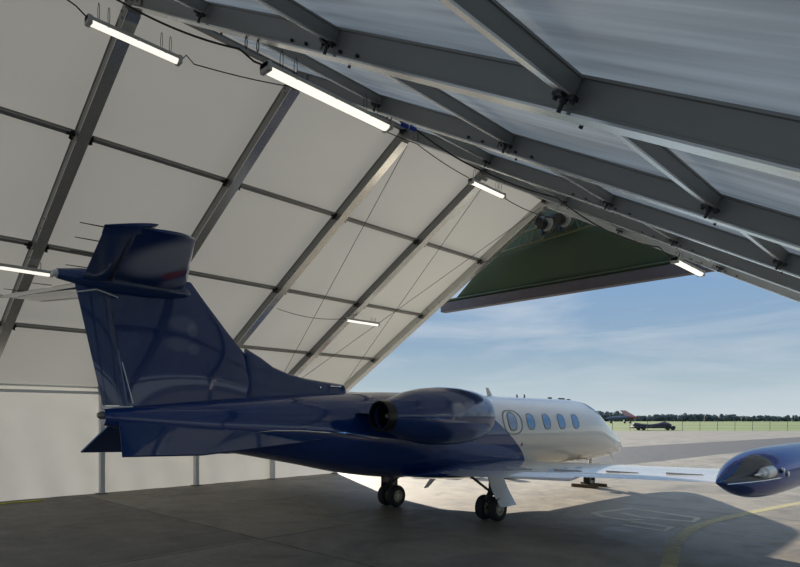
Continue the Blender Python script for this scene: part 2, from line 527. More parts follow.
# portal frames
PW = 0.15
PROF = [(-PW/2, 0), (PW/2, 0), (PW/2, 0.014), (PW/2 - 0.012, 0.018), (PW/2 - 0.012, 0.175), (PW/2, 0.18), (PW/2, 0.195), (-PW/2, 0.195), (-PW/2, 0.18), (-PW/2 + 0.012, 0.175), (-PW/2 + 0.012, 0.018), (-PW/2, 0.014)]
FR = {3: 'pale aluminium gable frame at the open end of the hangar',
      2: 'grey aluminium portal frame next behind the gable frame',
      1: 'grey portal frame third from the open end, right of the small ridge cable plug',
      0: 'grey portal frame whose left rafter comes down behind the jet rudder',
      -1: 'nearest large grey portal frame crossing the upper part of the picture',
      -2: 'grey portal frame overhead behind the nearest one',
      -3: 'grey portal frame at the rear end behind the viewer'}
frames = {}
for k in KS:
    y = TY(k)
    fm = ALU_L if k == 3 else ALU
    if k < -1:
        t = bpy.data.objects.new('portal_frame', None)
        C.objects.link(t); t['kind'] = 'structure'; t.location = (XC, y, 0)
    else:
        t = thing('portal_frame', FR[k], 'frame', (XC, y, 0), group='portal frames of the tent')
    frames[k] = t
    W2 = XC - XL
    for sgn in (-1, 1):
        bm = bmesh.new()
        beam(bm, (sgn * W2, 0, ZE), (0, 0, ZR), PROF if sgn < 0 else PROF)
        raf = obj('rafter', bm, fm, t, ang=20)
        bm = bmesh.new()
        beam(bm, (sgn * (W2 - 0.06), 0, ZE - 0.004 + 0.06 * SL), (sgn * 0.06, 0, ZR - 0.004 - 0.06 * SL), [(-PW/2 - 0.006, -0.012), (PW/2 + 0.006, -0.012), (PW/2 + 0.006, 0.002), (-PW/2 - 0.006, 0.002)])
        obj('lower_flange', bm, FLANGE, raf, ang=20)
        bm = bmesh.new()
        box(bm, sgn * W2 - 0.07 - sgn * 0.0, sgn * W2 + 0.07, -0.05, 0.05, 0.012, ZE + 0.18)
        post = obj('post', bm, POSTW, t)
        bm = bmesh.new()
        box(bm, sgn * W2 - 0.13, sgn * W2 + 0.13, -0.11, 0.11, 0.0, 0.014)
        obj('base_plate', bm, STEEL, post)
        if k == 3:
            for dy, hh in ((0.115, 0.02), (0.165, 0.05)):
                bm = bmesh.new()
                beam(bm, (sgn * W2, dy, ZE + hh + 0.03), (sgn * 0.05, dy, ZR + hh + 0.03 - 0.05 * SL), rectp(0.035, 0.06))
                obj('keder_rail', bm, ALU_L, raf, ang=20)
        # splice bolts and plates along the rafter
        bm = bmesh.new()
        nrm = Vector((-sgn * 0 + sgn * math.sin(PITCH), 0, math.cos(PITCH)))
        for q in (0.42, 0.445, 0.50, 0.525):
            px = sgn * W2 * q
            pz = ZR - SL * abs(px)
            c = Vector((px, 0, pz)) + nrm * 0.03
            b2 = bmesh.new()
            tube(b2, [c + Vector((0, -PW / 2 - 0.012, 0)), c + Vector((0, PW / 2 + 0.012, 0))], 0.013, 6)
            obj('bolt', b2, STEEL, t)
        for q in (0.47,):
            px = sgn * W2 * q
            pz = ZR - SL * abs(px)
            dvec = Vector((-sgn * math.cos(PITCH), 0, math.sin(PITCH)))
            beam(bm, Vector((px, 0, pz)) + nrm * 0.10 - dvec * 0.003, Vector((px, 0, pz)) + nrm * 0.10 + dvec * 0.003, rectp(PW + 0.004, 0.19), up=nrm)
        obj('splice_plate', bm, ALU, t)
    # ridge joint plates
    bm = bmesh.new()
    for sy in (-1, 1):
        p = [(-0.32, ZR - 0.16), (-0.32, ZR + 0.02), (0, ZR + 0.19), (0.32, ZR + 0.02), (0.32, ZR - 0.16), (0, ZR + 0.01)]
        f0 = [bm.verts.new((a, sy * (PW / 2 + 0.001), b_)) for a, b_ in p]
        f1 = [bm.verts.new((a, sy * (PW / 2 + 0.007), b_)) for a, b_ in p]
        for i in range(6):
            bm.faces.new((f0[i], f0[(i + 1) % 6], f1[(i + 1) % 6], f1[i]))
        bm.faces.new((f0[0], f0[1], f0[2], f0[5])); bm.faces.new((f0[5], f0[2], f0[3], f0[4]))
        bm.faces.new((f1[0], f1[5], f1[2], f1[1])); bm.faces.new((f1[5], f1[4], f1[3], f1[2]))
        for a, b_ in ((-0.22, ZR - 0.06), (-0.22, ZR + 0.02), (-0.09, ZR + 0.01), (-0.09, ZR + 0.09), (0.22, ZR - 0.06), (0.22, ZR + 0.02), (0.09, ZR + 0.01), (0.09, ZR + 0.09)):
            tube(bm, [(a, sy * PW / 2, b_), (a, sy * (PW / 2 + 0.025), b_)], 0.014, 6)
    obj('ridge_plate', bm, fm, t)

# purlins between the frames
def purlin(x, k, label, ext=0.0):
    y0, y1 = TY(k) + PW / 2 + 0.002, TY(k + 1) - PW / 2 - 0.002
    z = roofz(x, 0.15)
    t = thing('purlin', label, 'roof beam', (x, (y0 + y1) / 2, z), group='purlins between the portal frames')
    L = (y1 - y0) / 2
    tilt = 0 if abs(x - XC) < 0.1 else (-1 if x > XC else 1)
    up = Vector((-tilt * math.sin(PITCH), 0, math.cos(PITCH)))
    bm = bmesh.new()
    hw = 0.055 if x > XC + 0.1 else 0.033
    beam(bm, (0, -L, 0), (0, L, 0), [(-0.032, -hw), (0.032, -hw), (0.032, -hw + 0.012), (0.020, -hw + 0.016), (0.020, hw - 0.016), (0.032, hw - 0.012), (0.032, hw), (-0.032, hw), (-0.032, hw - 0.012), (-0.020, hw - 0.016), (-0.020, -hw + 0.016), (-0.032, -hw + 0.012)], up=up)
    obj('tube', bm, ALU_M, t, ang=20)
    if x > XC + 0.1:
        bm = bmesh.new()
        beam(bm, Vector((0, -L, 0)), Vector((0, L, 0)), rectp(0.072, 0.012, (0, -hw - 0.004)), up=up)
        obj('lower_flange', bm, FLANGE, t, ang=20)
    for sy in (-1, 1):
        bm = bmesh.new()
        c = Vector((0, sy * (L - 0.05), 0)) - up * (hw + 0.016)
        s = up.cross(Vector((0, 1, 0)))
        beam(bm, c - s * 0.075, c + s * 0.075, rectp(0.05, 0.022), up=up)
        beam(bm, c - Vector((0, 0.07, 0)), c + Vector((0, 0.04, 0)), rectp(0.035, 0.02), up=up)
        tube(bm, [c, c - up * 0.085], [0.013, 0.013], 8)
        tube(bm, [c - up * 0.012, c - up * 0.034], 0.021, 6)
        for q in (-0.06, 0.06):
            tube(bm, [c + s * q + up * 0.015, c + s * q - up * 0.028], 0.014, 6)
        obj('bracket', bm, STEEL, t)
    return t

bayname = {2: 'in the bay at the open gable', 1: 'in the second bay from the open gable', 0: 'in the third bay from the open gable', -1: 'in the fourth bay from the open gable', -2: 'in the bay nearest the viewer', -3: 'overhead behind the viewer'}
rowname = {-13.4: 'lowest row of the left slope', -11.45: 'middle row of the left slope', -9.4: 'upper row of the left slope', XC: 'ridge row', -5.62: 'upper row of the right slope', -3.62: 'middle row of the right slope', -1.6: 'lowest row of the right slope'}
SKIPROW = set()
for x, rn in rowname.items():
    for k in KS[:-1]:
        if k == -3: continue
        purlin(x, k, 'roof beam, %s, %s' % (rn, bayname[k]))

# bracing wires
def cable(name, pts, r, m, label, cat, group=None, seg=6):
    bm = bmesh.new()
    tube(bm, pts, r, seg)
    return tag(obj(name, bm, m), label, cat, group)
def brace(a, b_, label):
    t = thing('bracing_wire', label, 'cable', tuple(a), group='bracing wires under the left slope')
    a, b_ = Vector(a), Vector(b_)
    d = b_ - a
    bm = bmesh.new(); tube(bm, [(0, 0, 0), d], 0.007, 6); obj('wire', bm, WIRE, t)
    bm = bmesh.new(); tube(bm, [d * 0.90, d * 0.905, d * 0.925, d * 0.93], [0.007, 0.016, 0.016, 0.007], 8); obj('turnbuckle', bm, ALU_L, t)
zr_, ze_ = ZR - 0.02, ZE + 0.12
brace((XC - 0.1, TY(1) + 0.12, zr_), (XL + 0.12, TY(2) - 0.1, ze_), 'thin bracing wire from the third ridge joint down to the left wall, leftmost of three')
brace((XC - 0.1, TY(2) + 0.12, zr_), (XL + 0.12, TY(3) - 0.1, ze_), 'thin bracing wire crossing the gable bay steeply from the second ridge joint')
brace((XC - 0.1, TY(3) - 0.12, zr_), (XL + 0.12, TY(2) + 0.1, ze_), 'thin bracing wire crossing the gable bay from the gable peak to the lower left')

# ------------------------------------------------------------------ fluorescent lamps
def lamp(label, x, z, y0, y1, w=0.13, hang=0.2, loops=True, tilt=0.0):
    L = y1 - y0
    t = thing('fluorescent_lamp', label, 'lamp', (x, (y0 + y1) / 2, z), group='fluorescent battens under the roof')
    t.rotation_euler = (0, tilt, 0)
    bm = bmesh.new()
    prof = [(-w/2, 0.0), (-w/2, 0.025), (-w*0.36, 0.055), (w*0.36, 0.055), (w/2, 0.025), (w/2, 0.0)]
    beam(bm, (0, -L/2, 0), (0, L/2, 0), prof)
    for q in (-0.3, 0.0, 0.3):
        box(bm, -w/2 - 0.008, w/2 + 0.008, q * L - 0.012, q * L + 0.012, -0.004, 0.03)
    h = obj('housing', bm, LAMP_BODY, t)
    bm = bmesh.new()
    seg = 12
    pr = [(w * 0.44 * math.cos(PI + PI * i / seg), 0.045 * math.sin(PI + PI * i / seg)) for i in range(seg + 1)]
    beam(bm, (0, -L/2 + 0.05, 0), (0, L/2 - 0.05, 0), pr)
    obj('lamp_tube', bm, LAMP_GLOW, t)
    for sy in (-1, 1):
        bm = bmesh.new()
        box(bm, -w/2 - 0.004, w/2 + 0.004, min(sy * L/2, sy * (L/2 - 0.055)), max(sy * L/2, sy * (L/2 - 0.055)), -0.045, 0.058, 0.008)
        obj('end_cap', bm, LAMP_BODY, t)
    for q in (-0.38, -0.28, 0.28, 0.38)[:4 if loops else 2]:
        bm = bmesh.new()
        pts = [(0.03 * math.sin(a) if hang > 0.08 else 0.01 * math.sin(a), q * L, 0.055 + hang / 2 - hang / 2 * math.cos(a)) for a in [2 * PI * i / 12 for i in range(13)]]
        tube(bm, pts, 0.004, 5)
        obj('hanging_loop', bm, STEEL, t)
    return t
lamp('long bright lamp under the right slope near the ridge, largest of all the lamps', -5.62, 5.62, 3.72, 5.64, w=0.16, hang=0.24)
lamp('bright lamp at the ridge at upper left, above the second roof bay', -7.70, 6.56, 2.62, 3.80, w=0.12, hang=0.22)
lamp('small lamp at the ridge just in front of the second frame from the gable', -7.22, 6.45, 9.50, 10.66, w=0.11, hang=0.22)
lamp('lamp on the left slope, cut by the left picture edge, right end behind the tailplane', -11.66, 4.31, 1.85, 3.42, w=0.10, hang=0.12)
lamp('small lamp low on the left slope above the fin fairing', -11.66, 4.32, 10.12, 11.32, w=0.10, hang=0.1)
lamp('small lamp under the right slope beside the green door', -3.62, 4.39, 10.22, 11.55, w=0.12, hang=0.12)

def sagpts(a, b_, sag, n=14):
    a, b_ = Vector(a), Vector(b_)
    return [a.lerp(b_, i / n) - Vector((0, 0, sag * 4 * (i / n) * (1 - i / n))) for i in range(n + 1)]
pts = [(-7.70, 3.80, 6.58), (-7.66, 3.86, 6.66), (-7.62, 3.95, 6.56)] + sagpts((-7.60, 4.0, 6.56), (-7.30, TY(0), 6.74), 0.03)[1:] + sagpts((-7.30, TY(0), 6.74), (-7.26, TY(1), 6.70), 0.06)[1:] + sagpts((-7.26, TY(1), 6.70), (-7.22, 9.45, 6.50), 0.03)[1:]
cable('power_cable', pts, 0.008, BLACK, 'black cable along the ridge between the two ridge lamps', 'cable')
pts = sagpts((-6.6, 2.2, 6.3), (-5.75, 3.5, 5.78), 0.10)
pts += [Vector((-5.66, 3.62, 5.66)), Vector((-5.62, 3.70, 5.64))]
cable('power_cable', pts, 0.011, BLACK, 'black cable looping down to the left end of the largest lamp', 'cable')
pts = [(-7.55, 1.7, 6.62), (-7.62, 2.2, 6.70), (-7.68, 2.5, 6.66), (-7.70, 2.62, 6.60)]
cable('power_cable', pts, 0.009, BLACK, 'short black cable at the left end of the upper left ridge lamp', 'cable')
# cable with blue plug, then drooping along the frames to the lamp beside the door
P0 = Vector((-5.50, 5.78, 5.68))
plug = thing('cable_plug', 'blue cable plug hanging in the black cable beside the largest lamp', 'plug', tuple(P0))
bm = bmesh.new(); tube(bm, [(-0.02, -0.02, 0.01), (0.04, 0.07, -0.02)], 0.030, 10); obj('socket_body', bm, PLUGBLUE, plug)
bm = bmesh.new(); tube(bm, [(0.045, 0.08, -0.022), (0.09, 0.16, -0.045)], [0.036, 0.028], 10); obj('plug_body', bm, PLUGBLUE, plug)
pts = [(-5.62, 5.62, 5.66), (-5.60, 5.66, 5.74), (-5.58, 5.68, 5.80), (-5.53, 5.70, 5.76), tuple(P0)]
cable('power_cable', pts, 0.008, BLACK, 'short black cable from the largest lamp to the blue plug', 'cable')
pts = sagpts(P0 + Vector((0.09, 0.16, -0.045)), (-5.0, TY(1) - 0.9, 5.25), 0.05, 8) + sagpts((-5.0, TY(1) - 0.9, 5.25), (-4.5, TY(1), 5.05), 0.03, 6)[1:] + sagpts((-4.5, TY(1), 5.05), (-3.9, TY(2) - 0.1, 4.68), 0.14, 12)[1:] + [Vector((-3.7, 10.15, 4.46)), Vector((-3.62, 10.24, 4.42))]
cable('power_cable', pts, 0.011, BLACK, 'long black cable drooping from the blue plug to the lamp by the green door', 'cable')
pts = sagpts((-11.62, TY(1) + 0.05, 4.32), (-11.62, 9.9, 4.30), 0.08, 10) + [Vector((-11.65, 10.05, 4.32)), Vector((-11.66, 10.12, 4.34))]
cable('power_cable', pts, 0.008, BLACK, 'black cable leading to the small lamp low on the left slope', 'cable')
cable('power_cable', sagpts((-7.25, 10.6, 6.46), (-6.9, TY(3) - 0.2, 6.4), 0.12), 0.009, BLACK, 'black cable from the small ridge lamp to the gable peak', 'cable')

# hooks hanging from the nearest frame
for i, (x, y, z) in enumerate(((-5.05, TY(-1) + 0.02, roofz(-5.05)), (-4.85, TY(-1) + 0.02, roofz(-4.85)))):
    bm = bmesh.new()
    pts = [(x + 0.018 * math.sin(a), y, z - 0.07 - 0.055 * -math.cos(a)) for a in [2 * PI * j / 12 for j in range(13)]]
    tube(bm, pts, 0.005, 5)
    tube(bm, [(x, y, z - 0.02), (x, y, z + 0.005)], 0.01, 6)
    tag(obj('snap_hook', bm, STEEL), 'small snap hook under the nearest frame, %s of a pair' % ('left' if i == 0 else 'right'), 'hook', 'snap hooks on the nearest frame')

# ------------------------------------------------------------------ green door behind the gable
gd = thing('hoisted_door', 'dark green fabric door hoisted up outside the gable, with a weathered bottom beam', 'door', (XC, 13.2, 0))
bm = bmesh.new()
rows_ = []
for i in range(61):
    row = []
    for j in range(17):
        u, v = i / 60, j / 16
        x = -4.0 + 8.75 * u
        zt_ = max(5.25, min(7.30, roofz(XC + x) + 0.42))
        z = 5.18 + (zt_ - 5.18) * v
        y = 0.60 - 0.42 * min(1, (z - 5.18) / 0.9) + 0.02 * math.sin(18 * u + 3 * v) * (1 - v)
        row.append(bm.verts.new((x, y, z)))
    rows_.append(row)
for a, b_ in zip(rows_, rows_[1:]):
    for j in range(16):
        bm.faces.new((a[j], a[j + 1], b_[j + 1], b_[j]))
obj('fabric_panel', bm, GREEN, gd)
bm = bmesh.new(); beam(bm, (-4.0, 0.60, 5.06), (4.8, 0.60, 5.06), rectp(0.22, 0.26)); obj('bottom_beam', bm, MAUVE, gd)
bm = bmesh.new(); tube(bm, [(-4.0, 0.52, 5.26), (4.8, 0.52, 5.26)], 0.03, 10); obj('lower_tube', bm, mat('green_tube', (0.05, 0.075, 0.045, 1), rough=0.45), gd)
bm = bmesh.new()
zt = lambda x: 6.10 + 0.05 * x * 0
tube(bm, [(-1.5, 0.0, 6.13), (1.5, 0.0, 6.30)], 0.028, 8)
tube(bm, [(-0.9, 0.0, 6.50), (0.9, 0.0, 6.60)], 0.025, 8)
n_ = 6
for i in range(n_):
    a = -1.0 + 2.0 * i / n_; b_ = -1.0 + 2.0 * (i + 1) / n_; m_ = (a + b_) / 2
    f = lambda x: 6.13 + 0.17 * (x + 1.5) / 3.0
    tube(bm, [(a, 0, f(a)), (m_, 0, f(m_) + 0.38)], 0.014, 6)
    tube(bm, [(m_, 0, f(m_) + 0.38), (b_, 0, f(b_))], 0.014, 6)
obj('top_truss', bm, OLIVE, gd, smooth=True)
for i, x in enumerate((-7.74, -7.26)):
    t = thing('hoist_motor', '%s black hoist motor with pale cable drum under the gable peak' % ('left' if i == 0 else 'right'), 'hoist', (x, 13.12, 6.56), group='hoist motors at the gable peak')
    bm = bmesh.new(); lathe(bm, [(-0.20, 0.0), (-0.20, 0.11), (-0.17, 0.125), (0.0, 0.125), (0.02, 0.10), (0.02, 0.0)], 'y', seg=20); obj('motor', bm, STEEL, t)
    bm = bmesh.new(); lathe(bm, [(0.0, 0.0), (0.0, 0.17), (0.03, 0.17), (0.03, 0.11), (0.10, 0.11), (0.10, 0.17), (0.13, 0.17), (0.13, 0.0)], 'y', c=(0.09, 0, -0.02), seg=24); obj('drum', bm, ALU_L, t)
    bm = bmesh.new(); box(bm, -0.08, 0.26, 0.0, 0.10, 0.12, 0.20); box(bm, -0.06, -0.02, -0.04, 0.08, -0.24, 0.14); obj('bracket', bm, mat('blue_grey_bracket', (0.05, 0.08, 0.15, 1), rough=0.5), t)

# ------------------------------------------------------------------ the aircraft   (local x = starboard, y = forward, z = up, origin between the main wheels)
AC = thing('business_jet', 'twin-engine business jet, navy blue tail and engines, cream nose, wing tip tanks', 'airplane', (-7.5631, 8.9162, 0), -0.0079)
# s, top, bottom, half width, exponent
FUS = [(-6.14, 1.93, 1.73, 0.09), (-5.6, 1.98, 1.60, 0.18), (-5.0, 2.04, 1.44, 0.30), (-4.12, 2.12, 1.27, 0.44), (-3.24, 2.19, 1.09, 0.57), (-2.54, 2.23, 0.94, 0.66),
       (-1.5, 2.27, 0.79, 0.74), (-0.3, 2.29, 0.71, 0.79), (1.0, 2.29, 0.69, 0.80), (2.5, 2.285, 0.69, 0.80), (4.0, 2.285, 0.70, 0.80), (4.8, 2.275, 0.71, 0.79),
       (5.28, 2.235, 0.72, 0.76), (5.6, 2.14, 0.725, 0.72), (5.92, 1.99, 0.735, 0.67), (6.3, 1.80, 0.75, 0.60), (6.83, 1.575, 0.78, 0.48), (7.3, 1.38, 0.81, 0.35), (7.65, 1.21, 0.86, 0.22), (7.85, 1.11, 0.91, 0.12), (7.93, 1.03, 0.98, 0.04)]
def fus(s):
    t, b_, w = interp(FUS, s)
    zc = (t + b_) / 2
    if s > 5.0:
        zc = b_ + (t - b_) * (0.5 - 0.06 * min(1, (s - 5) / 2))
    return t, b_, max(w, 0.01), zc
def fus_x(s, z):
    t, b_, w, zc = fus(s)
    h = (t - zc) if z > zc else (zc - b_)
    q = min(0.999, abs(z - zc) / h)
    return w * (1 - q ** 2.15) ** (1 / 2.15)
def fus_ring(s, n=56):
    t, b_, w, zc = fus(s)
    ring = []
    for k in range(n):
        a = 2 * PI * k / n
        ca, sa = math.cos(a), math.sin(a)
        e = 2 / 2.15
        x = w * abs(ca) ** e * (1 if ca >= 0 else -1)
        h = (t - zc) if sa > 0 else (zc - b_)
        z = zc + h * abs(sa) ** e * (1 if sa >= 0 else -1)
        ring.append((x, s, z))
    return ring
def livery_material():
    """navy paint aft of a slanted line, cream in front, pale grey-white on top"""
    m = bpy.data.materials.new('fuselage_livery')
    m.use_nodes = True
    n, l = m.node_tree.nodes, m.node_tree.links
    b = n['Principled BSDF']
    b.inputs['Roughness'].default_value = 0.2
    b.inputs['Coat Weight'].default_value = 1.0
    b.inputs['Coat Roughness'].default_value = 0.04
    tc = n.new('ShaderNodeTexCoord'); sp = n.new('ShaderNodeSeparateXYZ'); l.new(tc.outputs['Object'], sp.inputs[0])
    ma = n.new('ShaderNodeMath'); ma.operation = 'MULTIPLY_ADD'; ma.inputs[1].default_value = 1.50; l.new(sp.outputs['Z'], ma.inputs[0]); l.new(sp.outputs['Y'], ma.inputs[2])
    gt = n.new('ShaderNodeMath'); gt.operation = 'GREATER_THAN'; gt.inputs[1].default_value = 3.50
    b.inputs['Specular IOR Level'].default_value = 0.15
    b.inputs['Coat IOR'].default_value = 1.58; l.new(ma.outputs[0], gt.inputs[0])
    mx = n.new('ShaderNodeMix'); mx.data_type = 'RGBA'
    mx.inputs['A'].default_value = (0.005, 0.030, 0.145, 1)
    mx.inputs['B'].default_value = (0.60, 0.57, 0.50, 1)
    l.new(gt.outputs[0], mx.inputs['Factor'])
    l.new(mx.outputs['Result'], b.inputs['Base Color'])
    return m
LIV = livery_material()
bm = bmesh.new()
ss = []
s = -6.14
while s < 7.93:
    ss.append(s)
    s += 0.12 if s < 5 or s > 7.6 and False else 0.12
    if s > 7.5: s -= 0.07
ss.append(7.93)
loft(bm, [fus_ring(s) for s in ss])
fuselage = obj('fuselage', bm, LIV, AC, ang=60)

def airfoil(le, te, th, nrm, n=12, camber=0.0):
    """closed section from leading edge to trailing edge, thickness th along nrm"""
    le, te, nrm = Vector(le), Vector(te), Vector(nrm).normalized()
    up, lo = [], []
    for i in range(n + 1):
        t = i / n
        t = 0.5 - 0.5 * math.cos(PI * t)
        y = 5 * th * (0.2969 * math.sqrt(t) - 0.126 * t - 0.3516 * t * t + 0.2843 * t ** 3 - 0.1030 * t ** 4)
        p = le.lerp(te, t)
        up.append(p + nrm * (y + camber * math.sin(PI * t)))
        lo.append(p - nrm * (y * 0.9 - camber * math.sin(PI * t)))
    return up + list(reversed(lo[1:-1]))

# fin (fixed part + rudder), dorsal fairing
bm = bmesh.new()
secs = []
for z, le, te, th in ((1.90, -2.95, -5.94, 0.05), (2.12, -3.40, -5.96, 0.075), (2.34, -3.78, -6.00, 0.09), (2.64, -4.12, -6.05, 0.09), (3.0, -4.47, -6.11, 0.085), (3.4, -4.83, -6.17, 0.08), (3.62, -5.02, -6.20, 0.075)):
    secs.append(airfoil((0, le, z), (0, te, z), th, (1, 0, 0)))
loft(bm, secs)
obj('fin', bm, NAVY_FIN, AC, ang=50)
bm = bmesh.new()
loft(bm, [airfoil((0, -5.84, 1.97), (0, -6.14, 1.97), 0.055, (1, 0, 0), 8), airfoil((0, -6.07, 3.40), (0, -6.45, 3.38), 0.055, (1, 0, 0), 8)])
rud = obj('rudder', bm, NAVY, AC, ang=50)
for sx in (-1, 1):
    for P, r_ in (([(sx * 0.034, -5.80, 1.955), (sx * 0.02, -6.14, 1.95)], 0.008), ([(sx * 0.05, -5.98, 3.28), (sx * 0.03, -6.22, 3.345), (sx * 0.01, -6.43, 3.29)], 0.007), ([(sx * 0.046, -5.80, 2.0), (sx * 0.046, -5.93, 2.5)], 0.005)):
        bm = bmesh.new(); tube(bm, P, r_ * 1.25, 6); obj('hinge_seal', bm, WHITE, rud)
bm = bmesh.new()
rings = []
for s_, t_, w_ in ((-2.38, 2.34, 0.085), (-2.42, 2.375, 0.10), (-2.8, 2.40, 0.095), (-3.2, 2.44, 0.085), (-3.5, 2.50, 0.075), (-3.75, 2.58, 0.065), (-3.95, 2.70, 0.055), (-4.2, 2.82, 0.04)):
    rings.append([(w_ * 1.3, s_, 1.95), (w_, s_, 2.18), (w_ * 0.9, s_, t_ - 0.05), (w_ * 0.45, s_, t_ - 0.01), (0, s_, t_), (-w_ * 0.45, s_, t_ - 0.01), (-w_ * 0.9, s_, t_ - 0.05), (-w_, s_, 2.18), (-w_ * 1.3, s_, 1.95)])
loft(bm, rings)
dors = obj('dorsal_fairing', bm, NAVY, AC, ang=50)
bm = bmesh.new(); box(bm, 0.088, 0.102, -2.72, -2.50, 2.31, 2.335, 0.004); tube(bm, [(0.09, -2.92, 2.30), (0.105, -2.92, 2.30)], 0.014, 8); obj('vent', bm, CHROME, dors)

# bullet fairing on top of the fin
bm = bmesh.new()
lathe(bm, [(-6.64, 0.0), (-6.64, 0.058), (-6.58, 0.068), (-6.4, 0.10), (-6.0, 0.14), (-5.6, 0.145), (-5.35, 0.125), (-5.15, 0.09), (-5.05, 0.05), (-5.02, 0.0)], 'y', c=(0, 0, 3.47), seg=24)
bullet = obj('bullet_fairing', bm, NAVY, AC, ang=50)
bm = bmesh.new(); lathe(bm, [(-6.70, 0.0), (-6.69, 0.03), (-6.66, 0.045), (-6.62, 0.05)], 'y', c=(0, 0, 3.47), seg=16); obj('tail_light', bm, mat('clear_lens', (0.5, 0.5, 0.48, 1), rough=0.1, coat=1), bullet)

# tailplane
for sx in (-1, 1):
    bm = bmesh.new()
    loft(bm, [airfoil((0, -5.10, 3.51), (0, -6.14, 3.49), 0.11, (0, 0, 1)), airfoil((sx * 2.16, -6.06, 3.53), (sx * 2.16, -6.62, 3.51), 0.07, (0, 0, 1)), airfoil((sx * 2.235, -6.18, 3.53), (sx * 2.235, -6.62, 3.51), 0.03, (0, 0, 1))])
    tp = obj('tailplane', bm, NAVY_TAILPLANE if sx > 0 else NAVY, AC, ang=50)
    bm = bmesh.new()
    loft(bm, [airfoil((sx * 0.16, -6.06, 3.49), (sx * 0.16, -6.42, 3.42), 0.075, (0, 0, 1), 8), airfoil((sx * 2.0, -6.52, 3.53), (sx * 2.0, -6.86, 3.44), 0.045, (0, 0, 1), 8),
              airfoil((sx * 2.06, -6.44, 3.545), (sx * 2.06, -6.88, 3.44), 0.045, (0, 0, 1), 8), airfoil((sx * 2.26, -6.46, 3.56), (sx * 2.26, -6.93, 3.455), 0.03, (0, 0, 1), 8)])
    el = obj('elevator', bm, NAVY, AC, ang=50)
    bm = bmesh.new(); tube(bm, [(sx * 0.18, -6.12, 3.435), (sx * 1.1, -6.36, 3.475), (sx * 2.0, -6.60, 3.505)], 0.012, 6); obj('hinge_gap', bm, BLACK, tp)
    for q in (0.62, 1.25, 1.75, 2.22):
        yy = -6.40 - 0.235 * q
        bm = bmesh.new()
        tube(bm, [(sx * q, yy + 0.03, 3.445), (sx * q, yy - 0.19, 3.44)], [0.006, 0.004], 5)
        obj('static_wick', bm, STEEL, el)

for sx in (-1, 1):
    bm = bmesh.new()
    tube(bm, [(sx * (fus_x(q, z_) + 0.006), q, z_) for q, z_ in ((-4.30, 1.62), (-4.0, 1.64), (-3.6, 1.63), (-3.2, 1.60), (-2.8, 1.56), (-2.5, 1.52))], [0.004, 0.016, 0.018, 0.018, 0.014, 0.005], 8)
    obj('trim_strip', bm, CHROME, AC)
# delta fins under the tail
for sx in (-1, 1):
    root = [(-3.0, 1.50, 0.50), (-4.4, 1.62, 0.33), (-5.98, 1.80, 0.08)]
    n = Vector((0.62 * sx, 0, 0.78))
    bm = bmesh.new()
    top = [Vector((sx * 0.52, -3.02, 1.52)), Vector((sx * 0.34, -4.4, 1.68)), Vector((sx * 0.07, -5.98, 1.80))]
    out = [Vector((sx * 0.54, -3.05, 1.505)), Vector((sx * 0.66, -5.20, 1.36)), Vector((sx * 0.67, -6.17, 1.385))]
    t_ = n * 0.018
    a = [bm.verts.new(p + t_ * 0.6) for p in top] + [bm.verts.new(p + t_ * 0.6) for p in reversed(out)]
    b_ = [bm.verts.new(p - t_ * 0.6) for p in top] + [bm.verts.new(p - t_ * 0.6) for p in reversed(out)]
    m = len(a)
    for i in range(m):
        bm.faces.new((a[i], a[(i + 1) % m], b_[(i + 1) % m], b_[i]))
    for q in (a, list(reversed(b_))):
        bm.faces.new(q)
    bmesh.ops.triangulate(bm, faces=[f for f in bm.faces if len(f.verts) > 4])
    obj('delta_fin', bm, NAVY, AC)
bm = bmesh.new()
lathe(bm, [(-6.20, 0.0), (-6.20, 0.03), (-6.17, 0.045), (-6.12, 0.05), (-6.10, 0.07), (-6.05, 0.07)], 'y', c=(0, 0, 1.85), seg=14)
obj('tail_light_mount', bm, mat('bronze_mount', (0.20, 0.18, 0.14, 1), rough=0.4, metal=0.5), AC)

